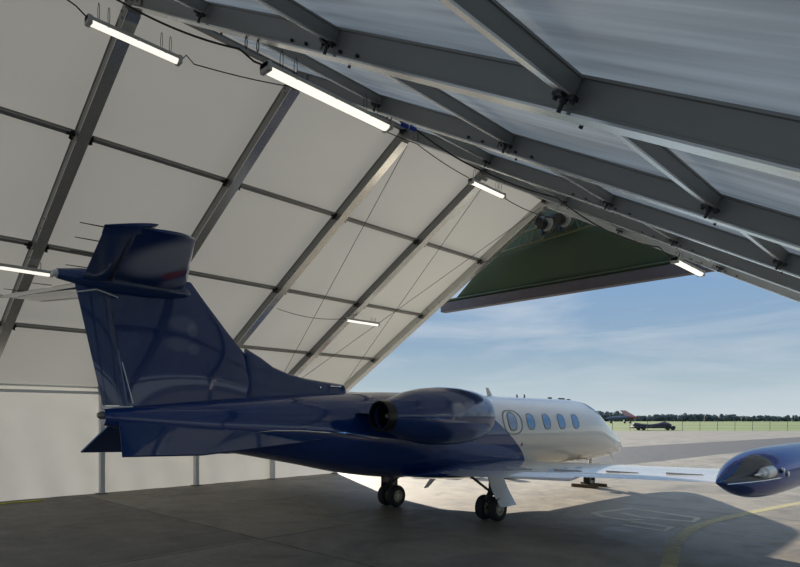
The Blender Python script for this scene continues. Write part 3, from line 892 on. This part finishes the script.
# wings
STRIP = mat('panel_grey', (0.55, 0.56, 0.58, 1), rough=0.4)
ZW = lambda b_: 0.86 + 0.030 * b_
TANKS = {}
for sx in (-1, 1):
    def sec(b_, le, te, th, z=None):
        z = ZW(b_) if z is None else z
        return airfoil((sx * b_, le, z + 0.02), (sx * b_, te, z), th, (0, 0, 1), camber=0.012)
    bm = bmesh.new()
    TEm = lambda b_: -0.26 if b_ < 3.05 else -0.33
    loft(bm, [sec(0.0, 2.15, -0.26, 0.13), sec(0.7, 2.0, -0.26, 0.125), sec(3.0, 1.48, -0.26, 0.105), sec(5.62, 0.88, -0.26, 0.085)])
    wg = obj('wing', bm, GREY_P, AC, ang=50)
    # flap (inner) and aileron (outer), hinge gaps
    for nm, b0, b1, dz in (('flap', 0.72, 3.18, 0.07), ('aileron', 3.24, 5.55, 0.0)):
        bm = bmesh.new()
        loft(bm, [airfoil((sx * q, -0.272, ZW(q) + 0.012), (sx * q, -0.72, ZW(q) - dz), 0.05, (0, 0, 1), 8) for q in (b0, b1)])
        obj(nm, bm, GREY_P, wg, ang=50)
    for i in range(9):
        q = 3.3 + i * 0.26
        bm = bmesh.new()
        box(bm, min(sx * q, sx * (q + 0.14)), max(sx * q, sx * (q + 0.14)), 0.42, 0.44, ZW(q) + 0.040, ZW(q) + 0.062)
        obj('panel_strip', bm, STRIP, wg)
    for i in range(4):
        q = 1.6 + i * 0.9
        bm = bmesh.new()
        box(bm, min(sx * q, sx * (q + 0.5)), max(sx * q, sx * (q + 0.5)), 0.00, 0.02, ZW(q) + 0.030, ZW(q) + 0.0535)
        obj('panel_strip', bm, STRIP, wg)
    # wing root fairing
    bm = bmesh.new()
    rings = []
    for s_, w_, h_ in ((2.7, 0.60, 0.02), (2.3, 0.80, 0.08), (1.5, 0.93, 0.15), (0.5, 0.97, 0.17), (-0.3, 0.94, 0.15), (-0.9, 0.80, 0.09), (-1.4, 0.62, 0.02)):
        c = []
        for k in range(9):
            a = -PI / 2 + PI * k / 8
            c.append((sx * (0.40 + (w_ - 0.40) * math.cos(a)), s_, 0.84 + h_ * math.sin(a)))
        rings.append(c)
    loft(bm, rings)
    obj('root_fairing', bm, LIV, AC, ang=60)
    # tip tank
    TB, TZ = 5.78, 1.21
    bm = bmesh.new()
    prof = [(-2.70, 0.0), (-2.66, 0.018), (-2.50, 0.062), (-2.30, 0.115), (-2.05, 0.175), (-1.75, 0.225), (-1.4, 0.258), (-0.9, 0.275), (0.0, 0.28), (0.8, 0.275), (1.3, 0.25), (1.7, 0.195), (1.95, 0.12), (2.06, 0.05), (2.08, 0.0)]
    fine = [(-2.70, 0.0)] + [(-2.70 + 0.005 * i * i, 0) for i in range(1, 11)]
    sv = [q[0] for q in fine] + [-2.1 + i * 0.1 for i in range(42)] + [2.08]
    lathe(bm, [(q, max(0.0, interp(prof, q)[0])) for q in sv], 'y', c=(sx * TB, 0, TZ), seg=56)
    # the aft tip hangs slightly low, as in the photograph
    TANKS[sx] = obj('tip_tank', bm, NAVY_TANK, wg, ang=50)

# engines
for sx in (-1, 1):
    EB, EZ = 1.22, 1.85
    cc = (sx * EB, 0, EZ)
    E_ = lambda L_, kr: [(-2.72 + (q + 2.9) * 0.80, r_ * kr) for q, r_ in L_]
    bm = bmesh.new()
    prof = [(-2.72, 0.235), (-2.80, 0.25), (-2.76, 0.275), (-2.55, 0.32), (-2.2, 0.40), (-1.8, 0.465), (-1.3, 0.505), (-0.8, 0.51), (-0.3, 0.475), (0.0, 0.425), (0.10, 0.385), (0.12, 0.36), (0.08, 0.335), (-0.15, 0.32), (-0.4, 0.33)]
    prof = E_(prof, 0.93)
    prof = [(q, r_ * (0.86 if q < -2.5 else 0.92 if q < -2.3 else 1)) for q, r_ in prof]
    lathe(bm, prof, 'y', c=cc, seg=48)
    ng = obj('engine_nacelle', bm, NAVY_ENGINE, AC, ang=60)
    bm = bmesh.new()
    lathe(bm, E_([(-2.7, 0.235), (-2.82, 0.235), (-2.90, 0.225), (-2.90, 0.200), (-2.6, 0.20), (-2.2, 0.19), (-2.2, 0.0)], 0.99), 'y', c=cc, seg=40)
    obj('exhaust_nozzle', bm, EXH, ng, ang=60)
    bm = bmesh.new()
    lathe(bm, E_([(-2.2, 0.12), (-2.5, 0.09), (-2.72, 0.03), (-2.76, 0.0)], 0.9), 'y', c=cc, seg=28)
    obj('exhaust_cone', bm, HUB, ng, ang=60)
    bm = bmesh.new()
    lathe(bm, E_([(-0.35, 0.33), (-0.35, 0.10), (-0.2, 0.07), (-0.12, 0.0)], 0.92), 'y', c=cc, seg=28)
    obj('fan', bm, STEEL, ng, ang=60)
    bm = bmesh.new()
    loft(bm, [airfoil((sx * 0.45, -0.6, 1.84), (sx * 0.45, -2.65, 1.90), 0.13, (0, 0, 1)), airfoil((sx * 0.95, -0.7, 1.84), (sx * 0.95, -2.55, 1.88), 0.11, (0, 0, 1))])
    obj('pylon', bm, NAVY, AC, ang=50)

# cabin windows, escape hatch, windshield, conformed to the skin
def skin_patch(name, sc, zc_, rs, rz, m, sx, p=2.6, off=0.006, slant=0.0, parent=None, ring=None):
    bm = bmesh.new()
    N = 28
    NR = 5
    def P(f, a, o=off):
        ca, sa = math.cos(a), math.sin(a)
        ds = rs * f * abs(ca) ** (2 / p) * (1 if ca >= 0 else -1)
        dz = rz * f * abs(sa) ** (2 / p) * (1 if sa >= 0 else -1)
        s_ = sc + ds + slant * dz
        z_ = zc_ + dz
        return (sx * (fus_x(s_, z_) + o), s_, z_)
    if ring is None:
        c = bm.verts.new(P(0, 0))
        prev = None
        for r_ in range(1, NR + 1):
            cur = [bm.verts.new(P(r_ / NR, 2 * PI * k / N, off)) for k in range(N)]
            for k in range(N):
                if prev is None: bm.faces.new((c, cur[k], cur[(k + 1) % N]))
                else: bm.faces.new((prev[k], cur[k], cur[(k + 1) % N], prev[(k + 1) % N]))
            prev = cur
    else:
        loft(bm, [[P(f, 2 * PI * k / N, o) for k in range(N)] for f, o in ((1 - ring, -0.01), (1 - ring, off), (1.0, off), (1.0, -0.01))], False, False)
    return obj(name, bm, m, parent or AC, ang=50)
SEAL = mat('window_seal', (0.22, 0.21, 0.19, 1), rough=0.4)
GLASSL = mat('sky_glass', (0.15, 0.24, 0.36, 1), rough=0.08, coat=1.0)  # pale blue base stands in for reflected sky
for sx in (-1, 1):
    for q in (2.08, 2.71, 3.33, 3.97):
        w_ = skin_patch('cabin_window', q, 1.745, 0.125, 0.155, GLASS, sx)
        skin_patch('window_frame', q, 1.745, 0.145, 0.175, SEAL, sx, ring=0.12, off=0.009, parent=w_)
    h_ = skin_patch('escape_hatch', 1.42, 1.735, 0.34, 0.25, SEAL, sx, ring=0.10, off=0.006)
    w_ = skin_patch('cabin_window', 1.40, 1.75, 0.13, 0.165, GLASSL, sx, off=0.012)
    skin_patch('window_frame', 1.40, 1.75, 0.15, 0.19, SEAL, sx, ring=0.1, off=0.014, parent=w_)
    skin_patch('static_port', 1.72, 1.28, 0.035, 0.035, mat('red_port', (0.30, 0.08, 0.05, 1)), sx)
# windshield: two side halves wrapping the top of the nose
for sx in (-1, 1):
    bm = bmesh.new()
    rows_ = []
    for i in range(13):
        row = []
        for j in range(9):
            u, v = i / 12, j / 8
            s_ = 5.15 + 1.15 * u
            t, b_, w, zc = fus(s_)
            zt_ = t - 0.015 - 0.02 * u
            zb_ = 2.02 - 0.30 * u if u > 0.15 else 2.06
            zb_ = min(zb_, zt_ - 0.01)
            z_ = zb_ + (zt_ - zb_) * v
            row.append(bm.verts.new((sx * (fus_x(s_, z_) + 0.007), s_, z_ + 0.004)))
        rows_.append(row)
    for a, b_ in zip(rows_, rows_[1:]):
        for j in range(8):
            bm.faces.new((a[j], a[j + 1], b_[j + 1], b_[j]))
    obj('windshield', bm, GLASSL, AC, ang=60)
# antennas and small fittings
def blade(x, s_, z0, h, c0, c1, rake, m, name='antenna', th=0.02, up=1):
    bm = bmesh.new()
    loft(bm, [airfoil((x, s_ + c0 / 2, z0), (x, s_ - c0 / 2, z0), th, (1, 0, 0), 6), airfoil((x, s_ + c1 / 2 - rake, z0 + up * h), (x, s_ - c1 / 2 - rake, z0 + up * h), th * 0.6, (1, 0, 0), 6)])
    return obj(name, bm, m, AC, ang=50)
blade(0, 1.72, 2.27, 0.19, 0.20, 0.10, 0.12, GREY_P)
blade(0, 2.75, 2.27, 0.08, 0.08, 0.04, 0.03, STEEL)
blade(0, 3.05, 2.27, 0.09, 0.08, 0.04, 0.03, STEEL)
for q, l_ in ((4.15, 0.10), (4.7, 0.24), (5.05, 0.10)):
    bm = bmesh.new(); box(bm, -0.03, 0.03, q - l_ / 2, q + l_ / 2, fus(q)[0] - 0.005, fus(q)[0] + 0.035, 0.006); obj('roof_fitting', bm, STEEL, AC)
blade(0, -0.02, 0.74, 0.24, 0.24, 0.12, 0.32, CREAM, up=-1)
for sx in (-1, 1):
    bm = bmesh.new()
    tube(bm, [(sx * 0.38, 6.62, 0.86), (sx * 0.41, 6.64, 0.76), (sx * 0.41, 6.72, 0.69), (sx * 0.41, 6.84, 0.67)], [0.022, 0.02, 0.016, 0.012], 8)
    obj('pitot_probe', bm, CHROME, AC)

# tip tank tail lights behind smoked glass
for sx in (-1, 1):
    TB, TZ = 5.78, 1.21
    def tank_r(s_):
        return interp([(-2.70, 0.0), (-2.66, 0.018), (-2.50, 0.062), (-2.30, 0.115), (-2.05, 0.175), (-1.75, 0.225), (-1.4, 0.258), (-0.9, 0.275), (0.0, 0.28)], s_)[0]
    tank = TANKS[sx]
    bm = bmesh.new()
    rows_ = []
    for i in range(15):
        u = i / 14
        s_ = -2.62 + 1.10 * u
        r_ = tank_r(s_) + 0.004
        a1 = R(8) + R(70) * math.sin(PI * min(1, u * 0.62 + 0.04)) ** 0.9
        a1 = a1 if u < 0.8 else a1 * (1 - ((u - 0.8) / 0.2) ** 2 * 0.75)
        a0 = R(-6)
        row = []
        for j in range(11):
            a = a0 + (a1 - a0) * j / 10
            row.append(bm.verts.new((sx * (TB + r_ * math.cos(a)), s_, TZ + r_ * math.sin(a))))
        rows_.append(row)
    for a, b_ in zip(rows_, rows_[1:]):
        for j in range(10):
            bm.faces.new((a[j], a[j + 1], b_[j + 1], b_[j]))
    g = obj('light_window', bm, DGLASS, tank, ang=60)
    bm = bmesh.new()
    lathe(bm, [(-2.28, 0.0), (-2.27, 0.010), (-2.08, 0.016), (-2.07, 0.034), (-1.97, 0.038), (-1.96, 0.054), (-1.72, 0.064), (-1.66, 0.05), (-1.66, 0.0)], 'y', c=(sx * (TB + 0.222), 0, TZ + 0.055), seg=18)
    obj('strobe_light', bm, mat('strobe_white', (0.75, 0.75, 0.72, 1), rough=0.25, metal=0.3), g)
    bm = bmesh.new()
    tube(bm, [(sx * (TB + tank_r(s_) + 0.002), s_, TZ - 0.025) for s_ in (-2.55, -2.4, -2.2, -2.0, -1.8, -1.6, -1.45)], 0.006, 6)
    obj('trim_strip', bm, CHROME, tank)
    for s_, z_, r_ in ((-1.40, 0.05, 0.028), (-1.20, 0.0, 0.032)):
        bm = bmesh.new()
        lathe(bm, [(-0.01, 0.0), (0.0, r_), (0.02, r_), (0.03, 0.0)], 'x', c=(sx * (TB + 0.26), s_, TZ + z_), seg=14)
        obj('filler_cap', bm, CHROME, tank)

# ------------------------------------------------------------------ landing gear
def wheel(parent, x, y, r, w, hubm=HUB):
    bm = bmesh.new()
    pr = [(-w * 0.42, r * 0.52), (-w * 0.5, r * 0.62), (-w * 0.5, r * 0.84), (-w * 0.40, r * 0.95), (-w * 0.2, r * 0.995), (0, r), (w * 0.2, r * 0.995), (w * 0.40, r * 0.95), (w * 0.5, r * 0.84), (w * 0.5, r * 0.62), (w * 0.42, r * 0.52)]
    lathe(bm, pr, 'x', c=(x, y, r), seg=36)
    wh = obj('wheel', bm, TYRE, parent, ang=60)
    bm = bmesh.new()
    lathe(bm, [(-w * 0.30, 0.0), (-w * 0.30, r * 0.18), (-w * 0.18, r * 0.24), (-w * 0.18, r * 0.40), (-w * 0.43, r * 0.50), (-w * 0.43, r * 0.55), (w * 0.43, r * 0.55), (w * 0.43, r * 0.50), (w * 0.18, r * 0.40), (w * 0.18, r * 0.24), (w * 0.34, r * 0.18), (w * 0.34, 0.0)], 'x', c=(x, y, r), seg=28)
    for k in range(8):
        a = 2 * PI * k / 8
        tube(bm, [(x + w * 0.10, y + r * 0.32 * math.cos(a), r + r * 0.32 * math.sin(a)), (x + w * 0.30, y + r * 0.32 * math.cos(a), r + r * 0.32 * math.sin(a))], r * 0.04, 6)
        tube(bm, [(x - w * 0.10, y + r * 0.32 * math.cos(a), r + r * 0.32 * math.sin(a)), (x - w * 0.30, y + r * 0.32 * math.cos(a), r + r * 0.32 * math.sin(a))], r * 0.04, 6)
    obj('hub', bm, hubm, wh, ang=40)
for sx in (-1, 1):
    g = bpy.data.objects.new('main_gear', None); C.objects.link(g); g.parent = AC; g.location = (sx * 1.255, 0, 0)
    for dx in (-0.135, 0.135):
        wheel(g, dx, 0, 0.222, 0.155)
    bm = bmesh.new()
    tube(bm, [(-0.16, 0, 0.222), (0.16, 0, 0.222)], 0.03, 12)
    tube(bm, [(0, 0, 0.19), (0, 0.0, 0.46)], 0.032, 14)
    tube(bm, [(0, 0, 0.44), (0, 0.02, 0.92)], 0.048, 14)
    obj('strut', bm, STEEL, g, ang=50)
    bm = bmesh.new()
    tube(bm, [(0, -0.05, 0.28), (0.0, -0.17, 0.40), (0, -0.05, 0.52)], 0.02, 8)
    tube(bm, [(-sx * 0.02, 0.02, 0.50), (-sx * 0.52, -0.02, 0.80)], 0.024, 10)
    tube(bm, [(0.02, -0.04, 0.5), (0.09, -0.06, 0.28)], 0.010, 6)
    obj('brace', bm, STEEL, g, ang=50)
    bm = bmesh.new()
    rows_ = []
    for i in range(9):
        v = i / 8
        z = 0.86 - 0.60 * v
        xx = sx * (0.10 + 0.16 * v ** 1.7)
        hw0, hw1 = 0.24 - 0.05 * v, 0.20 + 0.10 * v
        rows_.append([(xx, -hw0 + 0.12 * v, z), (xx + sx * 0.02, -hw0 * 0.3 + 0.12 * v, z), (xx + sx * 0.02, hw1 * 0.4 + 0.12 * v, z), (xx, hw1 + 0.12 * v, z), (xx - sx * 0.022, hw1 + 0.12 * v, z), (xx - sx * 0.004, 0.12 * v, z), (xx - sx * 0.022, -hw0 + 0.12 * v, z)])
    loft(bm, rows_)
    obj('gear_door', bm, WHITE if sx > 0 else NAVY, g, ang=60)
g = bpy.data.objects.new('nose_gear', None); C.objects.link(g); g.parent = AC; g.location = (0, 6.15, 0)
wheel(g, 0, 0, 0.20, 0.17)
bm = bmesh.new()
tube(bm, [(0.12, 0, 0.20), (0.12, 0.02, 0.38), (0, 0.03, 0.44), (-0.12, 0.02, 0.38), (-0.12, 0, 0.20)], 0.022, 8)
tube(bm, [(-0.14, 0, 0.20), (0.14, 0, 0.20)], 0.025, 8)
tube(bm, [(0, 0.03, 0.42), (0, 0.08, 0.80)], 0.030, 12)
obj('fork', bm, STEEL, g, ang=50)
for sx in (-1, 1):
    bm = bmesh.new()
    box(bm, sx * 0.17 - 0.008, sx * 0.17 + 0.008, -0.22, 0.30, 0.46, 0.62, 0.004)
    obj('gear_door', bm, CREAM, g)
bm = bmesh.new(); tube(bm, [(-0.17, 0.06, 0.60), (0.17, 0.06, 0.60)], 0.012, 6); obj('door_link', bm, STEEL, g)
bm = bmesh.new(); tube(bm, [(0, 0.065, 0.62), (0, 0.08, 0.80)], [0.05, 0.06], 12); obj('strut_fairing', bm, CREAM, g)

# chocks at the nose wheel
acM = AC.matrix_basis
def acw(x, y, z): return tuple(acM @ Vector((x, y, z)))
for i, (dy, lb) in enumerate(((-0.25, 'wooden chock behind the nose wheel'), (0.25, 'wooden chock in front of the nose wheel'))):
    bm = bmesh.new()
    w_ = 0.36
    pr = [(-0.06, 0.0), (0.06, 0.0), (0.03, 0.085), (-0.03, 0.085)]
    loft(bm, [[(x, p[0], p[1]) for p in pr] for x in (-w_, w_)])
    o = obj('wheel_chock', bm, WOOD)
    o.location = acw(0, 6.15 + dy, 0); o.rotation_euler = (0, 0, -0.0079)
    tag(o, lb, 'chock', 'chocks at the nose wheel')

# ------------------------------------------------------------------ paint on the ground
def strip(name, pts, w, m, z=0.003):
    bm = bmesh.new()
    pts = [Vector((p[0], p[1], 0)) for p in pts]
    L_, R_ = [], []
    for i, p in enumerate(pts):
        d = (pts[min(i + 1, len(pts) - 1)] - pts[max(i - 1, 0)]).normalized()
        s_ = Vector((-d.y, d.x, 0))
        L_.append(bm.verts.new(p + s_ * w / 2 + Vector((0, 0, z))))
        R_.append(bm.verts.new(p - s_ * w / 2 + Vector((0, 0, z))))
    for i in range(len(pts) - 1):
        bm.faces.new((L_[i], L_[i + 1], R_[i + 1], R_[i]))
    return obj(name, bm, m, smooth=False)
cp = [(4.0, -2.42), (6.0, -2.40), (7.6, -2.76), (8.96, -3.17), (10.55, -3.44), (12.23, -3.34), (15.29, -2.81), (19.5, -1.9), (26, -0.2)]
pl = []
y = 4.0
while y < 26:
    pl.append((interp(cp, y)[0], y)); y += 0.3
tag(strip('guide_line', pl, 0.20, YEL), 'worn yellow guide line curving across the floor at lower right', 'ground marking', kind='structure')
for P in ([(-5.37, 10.93), (-5.10, 12.03), (-4.35, 11.85)], [(-5.37, 10.93), (-5.01, 10.63), (-4.55, 10.61), (-4.40, 10.85)], [(-4.35, 11.85), (-3.72, 11.70), (-3.66, 11.22), (-4.53, 11.09), (-5.0, 11.35)], [(-4.45, 10.50), (-3.73, 10.40), (-3.69, 9.98), (-4.40, 10.05)]):
    tag(strip('old_marking', P, 0.14, PALEMARK, 0.0025), 'faded pale outline painted on the floor beside the yellow line', 'ground marking', kind='structure')

# yellow strap and debris by the left wall
cable('lashing_strap', [(-14.9, 3.0, 0.012), (-14.8, 3.3, 0.02), (-14.95, 3.6, 0.012), (-14.85, 3.9, 0.015), (-14.9, 4.2, 0.012)], 0.014, YELS, 'yellow strap lying at the foot of the left wall', 'strap')

# things at the far left corner of the opening
t = thing('folded_barrier', 'small red and white cover lying beyond the left gable post', 'cover', (-14.55, 13.75, 0))
bm = bmesh.new(); tube(bm, [(-0.55, 0, 0.42), (-0.3, 0, 0.36), (0.0, 0, 0.28), (0.4, 0.05, 0.24)], [0.04, 0.12, 0.13, 0.08], 12); obj('cover', bm, RED, t)
bm = bmesh.new(); box(bm, -0.35, 0.32, -0.12, 0.12, 0.0, 0.2, 0.02); obj('support', bm, STEEL, t)
t = thing('marker_ball', 'white round marker beside the red cover', 'marker', (-14.0, 13.9, 0))
bm = bmesh.new(); lathe(bm, [(0.16 * -math.cos(PI * i / 12) + 0.30, max(0.0, 0.14 * math.sin(PI * i / 12))) for i in range(13)], 'z', seg=18); obj('ball', bm, WHITE, t)
bm = bmesh.new(); lathe(bm, [(0.0, 0.0), (0.0, 0.15), (0.03, 0.15), (0.05, 0.03), (0.16, 0.03)], 'z', seg=14); obj('stand', bm, STEEL, t)
for i, (x, y, w_, h_, m_, lb) in enumerate(((-13.1, 14.2, 0.35, 0.42, STEEL, 'black case, first beside the white marker'), (-12.2, 14.6, 0.30, 0.40, CREAM, 'cream case between the black cases'), (-11.3, 15.0, 0.40, 0.38, WOOD, 'brown crate under the blue fuselage'), (-10.3, 15.4, 0.36, 0.36, STEEL, 'black case nearest the port main wheels'))):
    t = thing('equipment_case', lb, 'case', (x, y, 0), 0.3 * i, group='cases beyond the gable post')
    bm = bmesh.new(); box(bm, -w_ / 2, w_ / 2, -0.2, 0.2, 0, h_ * 0.72, 0.01); obj('body', bm, m_, t)
    bm = bmesh.new(); box(bm, -w_ / 2 - 0.01, w_ / 2 + 0.01, -0.21, 0.21, h_ * 0.73, h_, 0.01); obj('lid', bm, m_, t)

# ------------------------------------------------------------------ far background
def px(u, d, z=0.0):
    return cw((u - 400) * d / 606.2, d, z)
# fence posts and wires
fence = thing('field_fence', 'thin wire fence with grey posts along the grass edge', 'fence', tuple(px(700, 88)))
fl = Vector(fence.location)
for i in range(24):
    p = px(560 + i * 17.5, 88) - fl
    bm = bmesh.new(); tube(bm, [p, p + Vector((0, 0, 1.75))], 0.035, 6); obj('post', bm, WIRE, fence)
bm = bmesh.new()
a, b_ = px(560, 88) - fl, px(560 + 23 * 17.5, 88) - fl
for z in (0.35, 0.8, 1.25, 1.7):
    tube(bm, [a + Vector((0, 0, z)), b_ + Vector((0, 0, z))], 0.010, 4)
obj('wire_strand', bm, WIRE, fence)

LEAFD = mat('hazed_foliage', (0.060, 0.085, 0.085, 1), rough=0.9, noise=0.35, nscale=0.35)  # distance haze mixed into the blue-grey leaf colour
BARK = mat('bark', (0.05, 0.04, 0.035, 1), rough=0.9)
def crown(seed):
    rnd = random.Random(seed)
    bm = bmesh.new()
    for i in range(16):
        a = rnd.uniform(0, 6.28); r_ = rnd.uniform(0, 0.62)
        c = Vector((r_ * math.cos(a), r_ * math.sin(a), rnd.uniform(0.16, 0.78) - 0.25 * r_))
        sc = rnd.uniform(0.22, 0.36)
        bmesh.ops.create_icosphere(bm, subdivisions=2, radius=sc, matrix=Matrix.Translation(c))
    for v in bm.verts:
        v.co += Vector((rnd.uniform(-1, 1), rnd.uniform(-1, 1), rnd.uniform(-1, 1))) * 0.05
    return bm
protos = []
for sdd in range(5):
    t = thing('tree', 'x', 'tree', (0, 0, 0))
    obj('crown', crown(sdd), LEAFD, t)
    bm = bmesh.new(); tube(bm, [(0, 0, 0), (0, 0, 0.5)], [0.06, 0.04], 7); obj('trunk', bm, BARK, t)
    protos.append(t)
spots = []
rnd = random.Random(3)
for row in (0, 1):
    u = 588.0 + 4 * row
    while u < 812:
        if u < 622: top = 409.8 + max(0, (u - 592)) * 0.08 + rnd.uniform(-1.0, 0.6)
        elif 655 < u < 672: top = 414.3 - rnd.uniform(0, 0.8)
        elif 672 <= u < 735: top = 413.6 + rnd.uniform(-0.8, 0.8)
        else: top = 415.2 + rnd.uniform(-0.5, 0.7)
        if row: top += 0.8
        d = 345 + 16 * row + rnd.uniform(-1.5, 1.5)
        h = (418.2 - top) * d / 606.2 + 1.8
        wd = min(h * 0.75, 5.5) * rnd.uniform(0.8, 1.15)
        spots.append((u, d, h, wd))
        u += wd * (1.25 if u < 735 else 1.5) * 606.2 / d
nt = len(spots)
for i, (u, d, h, wd) in enumerate(spots):
    o = protos[i] if i < 5 else copy_tree(protos[i % 5])
    o.location = px(u, d)
    o.rotation_euler = (0, 0, rnd.uniform(0, 6.28))
    o.scale = (wd, wd, h)
    if u < 622:
        tag(o, 'tall dark tree of the wood just beyond the jet nose', 'tree', 'tall trees beyond the nose')
    elif u < 735:
        tag(o, 'dark tree of the distant treeline behind the low trailer and the wing', 'tree', 'trees of the middle treeline')
    else:
        tag(o, 'low dark tree where the distant treeline thins out above the wing tip tank', 'tree', 'trees at the right end of the skyline')

# distant parked airplane with a red and white tail
D = 210
t = thing('parked_airplane', 'small distant airplane with red and white tail parked on the grass', 'airplane', tuple(px(623, D)), PSI)
k = D / 606.2
BL = mat('far_blue', (0.05, 0.07, 0.12, 1), rough=0.4)
bm = bmesh.new()
loft(bm, [[(x * k, r_ * k * math.cos(a), 1.5 + (zc + r_ * 1.0 * math.sin(a)) * k) for a in [2 * PI * q / 14 for q in range(14)]] for x, r_, zc in ((-17, 0.3, 0.6), (-14, 1.4, 0.8), (-9, 2.0, 1.0), (-2, 2.1, 1.2), (6, 1.9, 1.4), (12, 1.2, 1.8), (15.5, 0.4, 2.2))])
obj('fuselage', bm, BL, t)
bm = bmesh.new()
loft(bm, [airfoil((3 * k, 0, 2.0), (15 * k, 0, 2.0), 0.10, (0, 1, 0)), airfoil((-3 * k, 0, 2.0 + 7.4 * k), (2.5 * k, 0, 2.0 + 7.2 * k), 0.06, (0, 1, 0))])
obj('tail_fin', bm, mat('far_pink', (0.42, 0.25, 0.24, 1), rough=0.4), t)
bm = bmesh.new()
loft(bm, [airfoil((7 * k, -4, 2.2), (14 * k, -4, 2.2), 0.2, (0, 0, 1)), airfoil((4 * k, 0, 2.1), (14 * k, 0, 2.1), 0.4, (0, 0, 1)), airfoil((7 * k, 4, 2.2), (14 * k, 4, 2.2), 0.2, (0, 0, 1))])
obj('wing', bm, RED, t)
for x in (-12, 3, 6):
    bm = bmesh.new(); lathe(bm, [(-0.15, 0.0), (-0.15, 0.4), (0.15, 0.4), (0.15, 0.0)], 'y', c=(x * k, 0 if x < 0 else (1.2 if x == 3 else -1.2), 0.4), seg=14)
    tube(bm, [(x * k, 0 if x < 0 else (1.2 if x == 3 else -1.2), 0.4), (x * k, 0, 1.6)], 0.1, 6)
    obj('wheel', bm, TYRE, t)
# low dark trailer at the grass edge
D = 92
t = thing('equipment_trailer', 'low dark trailer loaded with black covered gear at the apron edge', 'trailer', tuple(px(653, D)), PSI)
k = D / 606.2
bm = bmesh.new(); box(bm, -21 * k, 20 * k, -0.9, 0.9, 0.30, 0.62, 0.04); obj('bed', bm, STEEL, t)
bm = bmesh.new()
tube(bm, [(-20 * k, 0, 0.72), (-18.5 * k, 0, 0.85), (-15 * k, 0, 0.80), (-10 * k, 0, 0.72), (-2 * k, 0, 0.70), (6 * k, 0, 0.80), (10 * k, 0, 0.92), (15 * k, 0, 0.82), (18 * k, 0, 0.7)], [0.15, 0.32, 0.30, 0.22, 0.20, 0.28, 0.38, 0.32, 0.2], 12)
obj('covered_load', bm, mat('dark_cover', (0.03, 0.03, 0.045, 1), rough=0.6), t)
bm = bmesh.new(); tube(bm, [(11 * k, 0, 0.95), (12.5 * k, 0, 1.5), (14 * k, 0, 1.4)], 0.12, 8); obj('crank_arm', bm, STEEL, t)
for x in (-17, -12, 12, 17):
    bm = bmesh.new(); lathe(bm, [(-0.12, 0.0), (-0.12, 0.32), (0.12, 0.32), (0.12, 0.0)], 'y', c=(x * k, -0.95, 0.32), seg=16); obj('wheel', bm, TYRE, t)
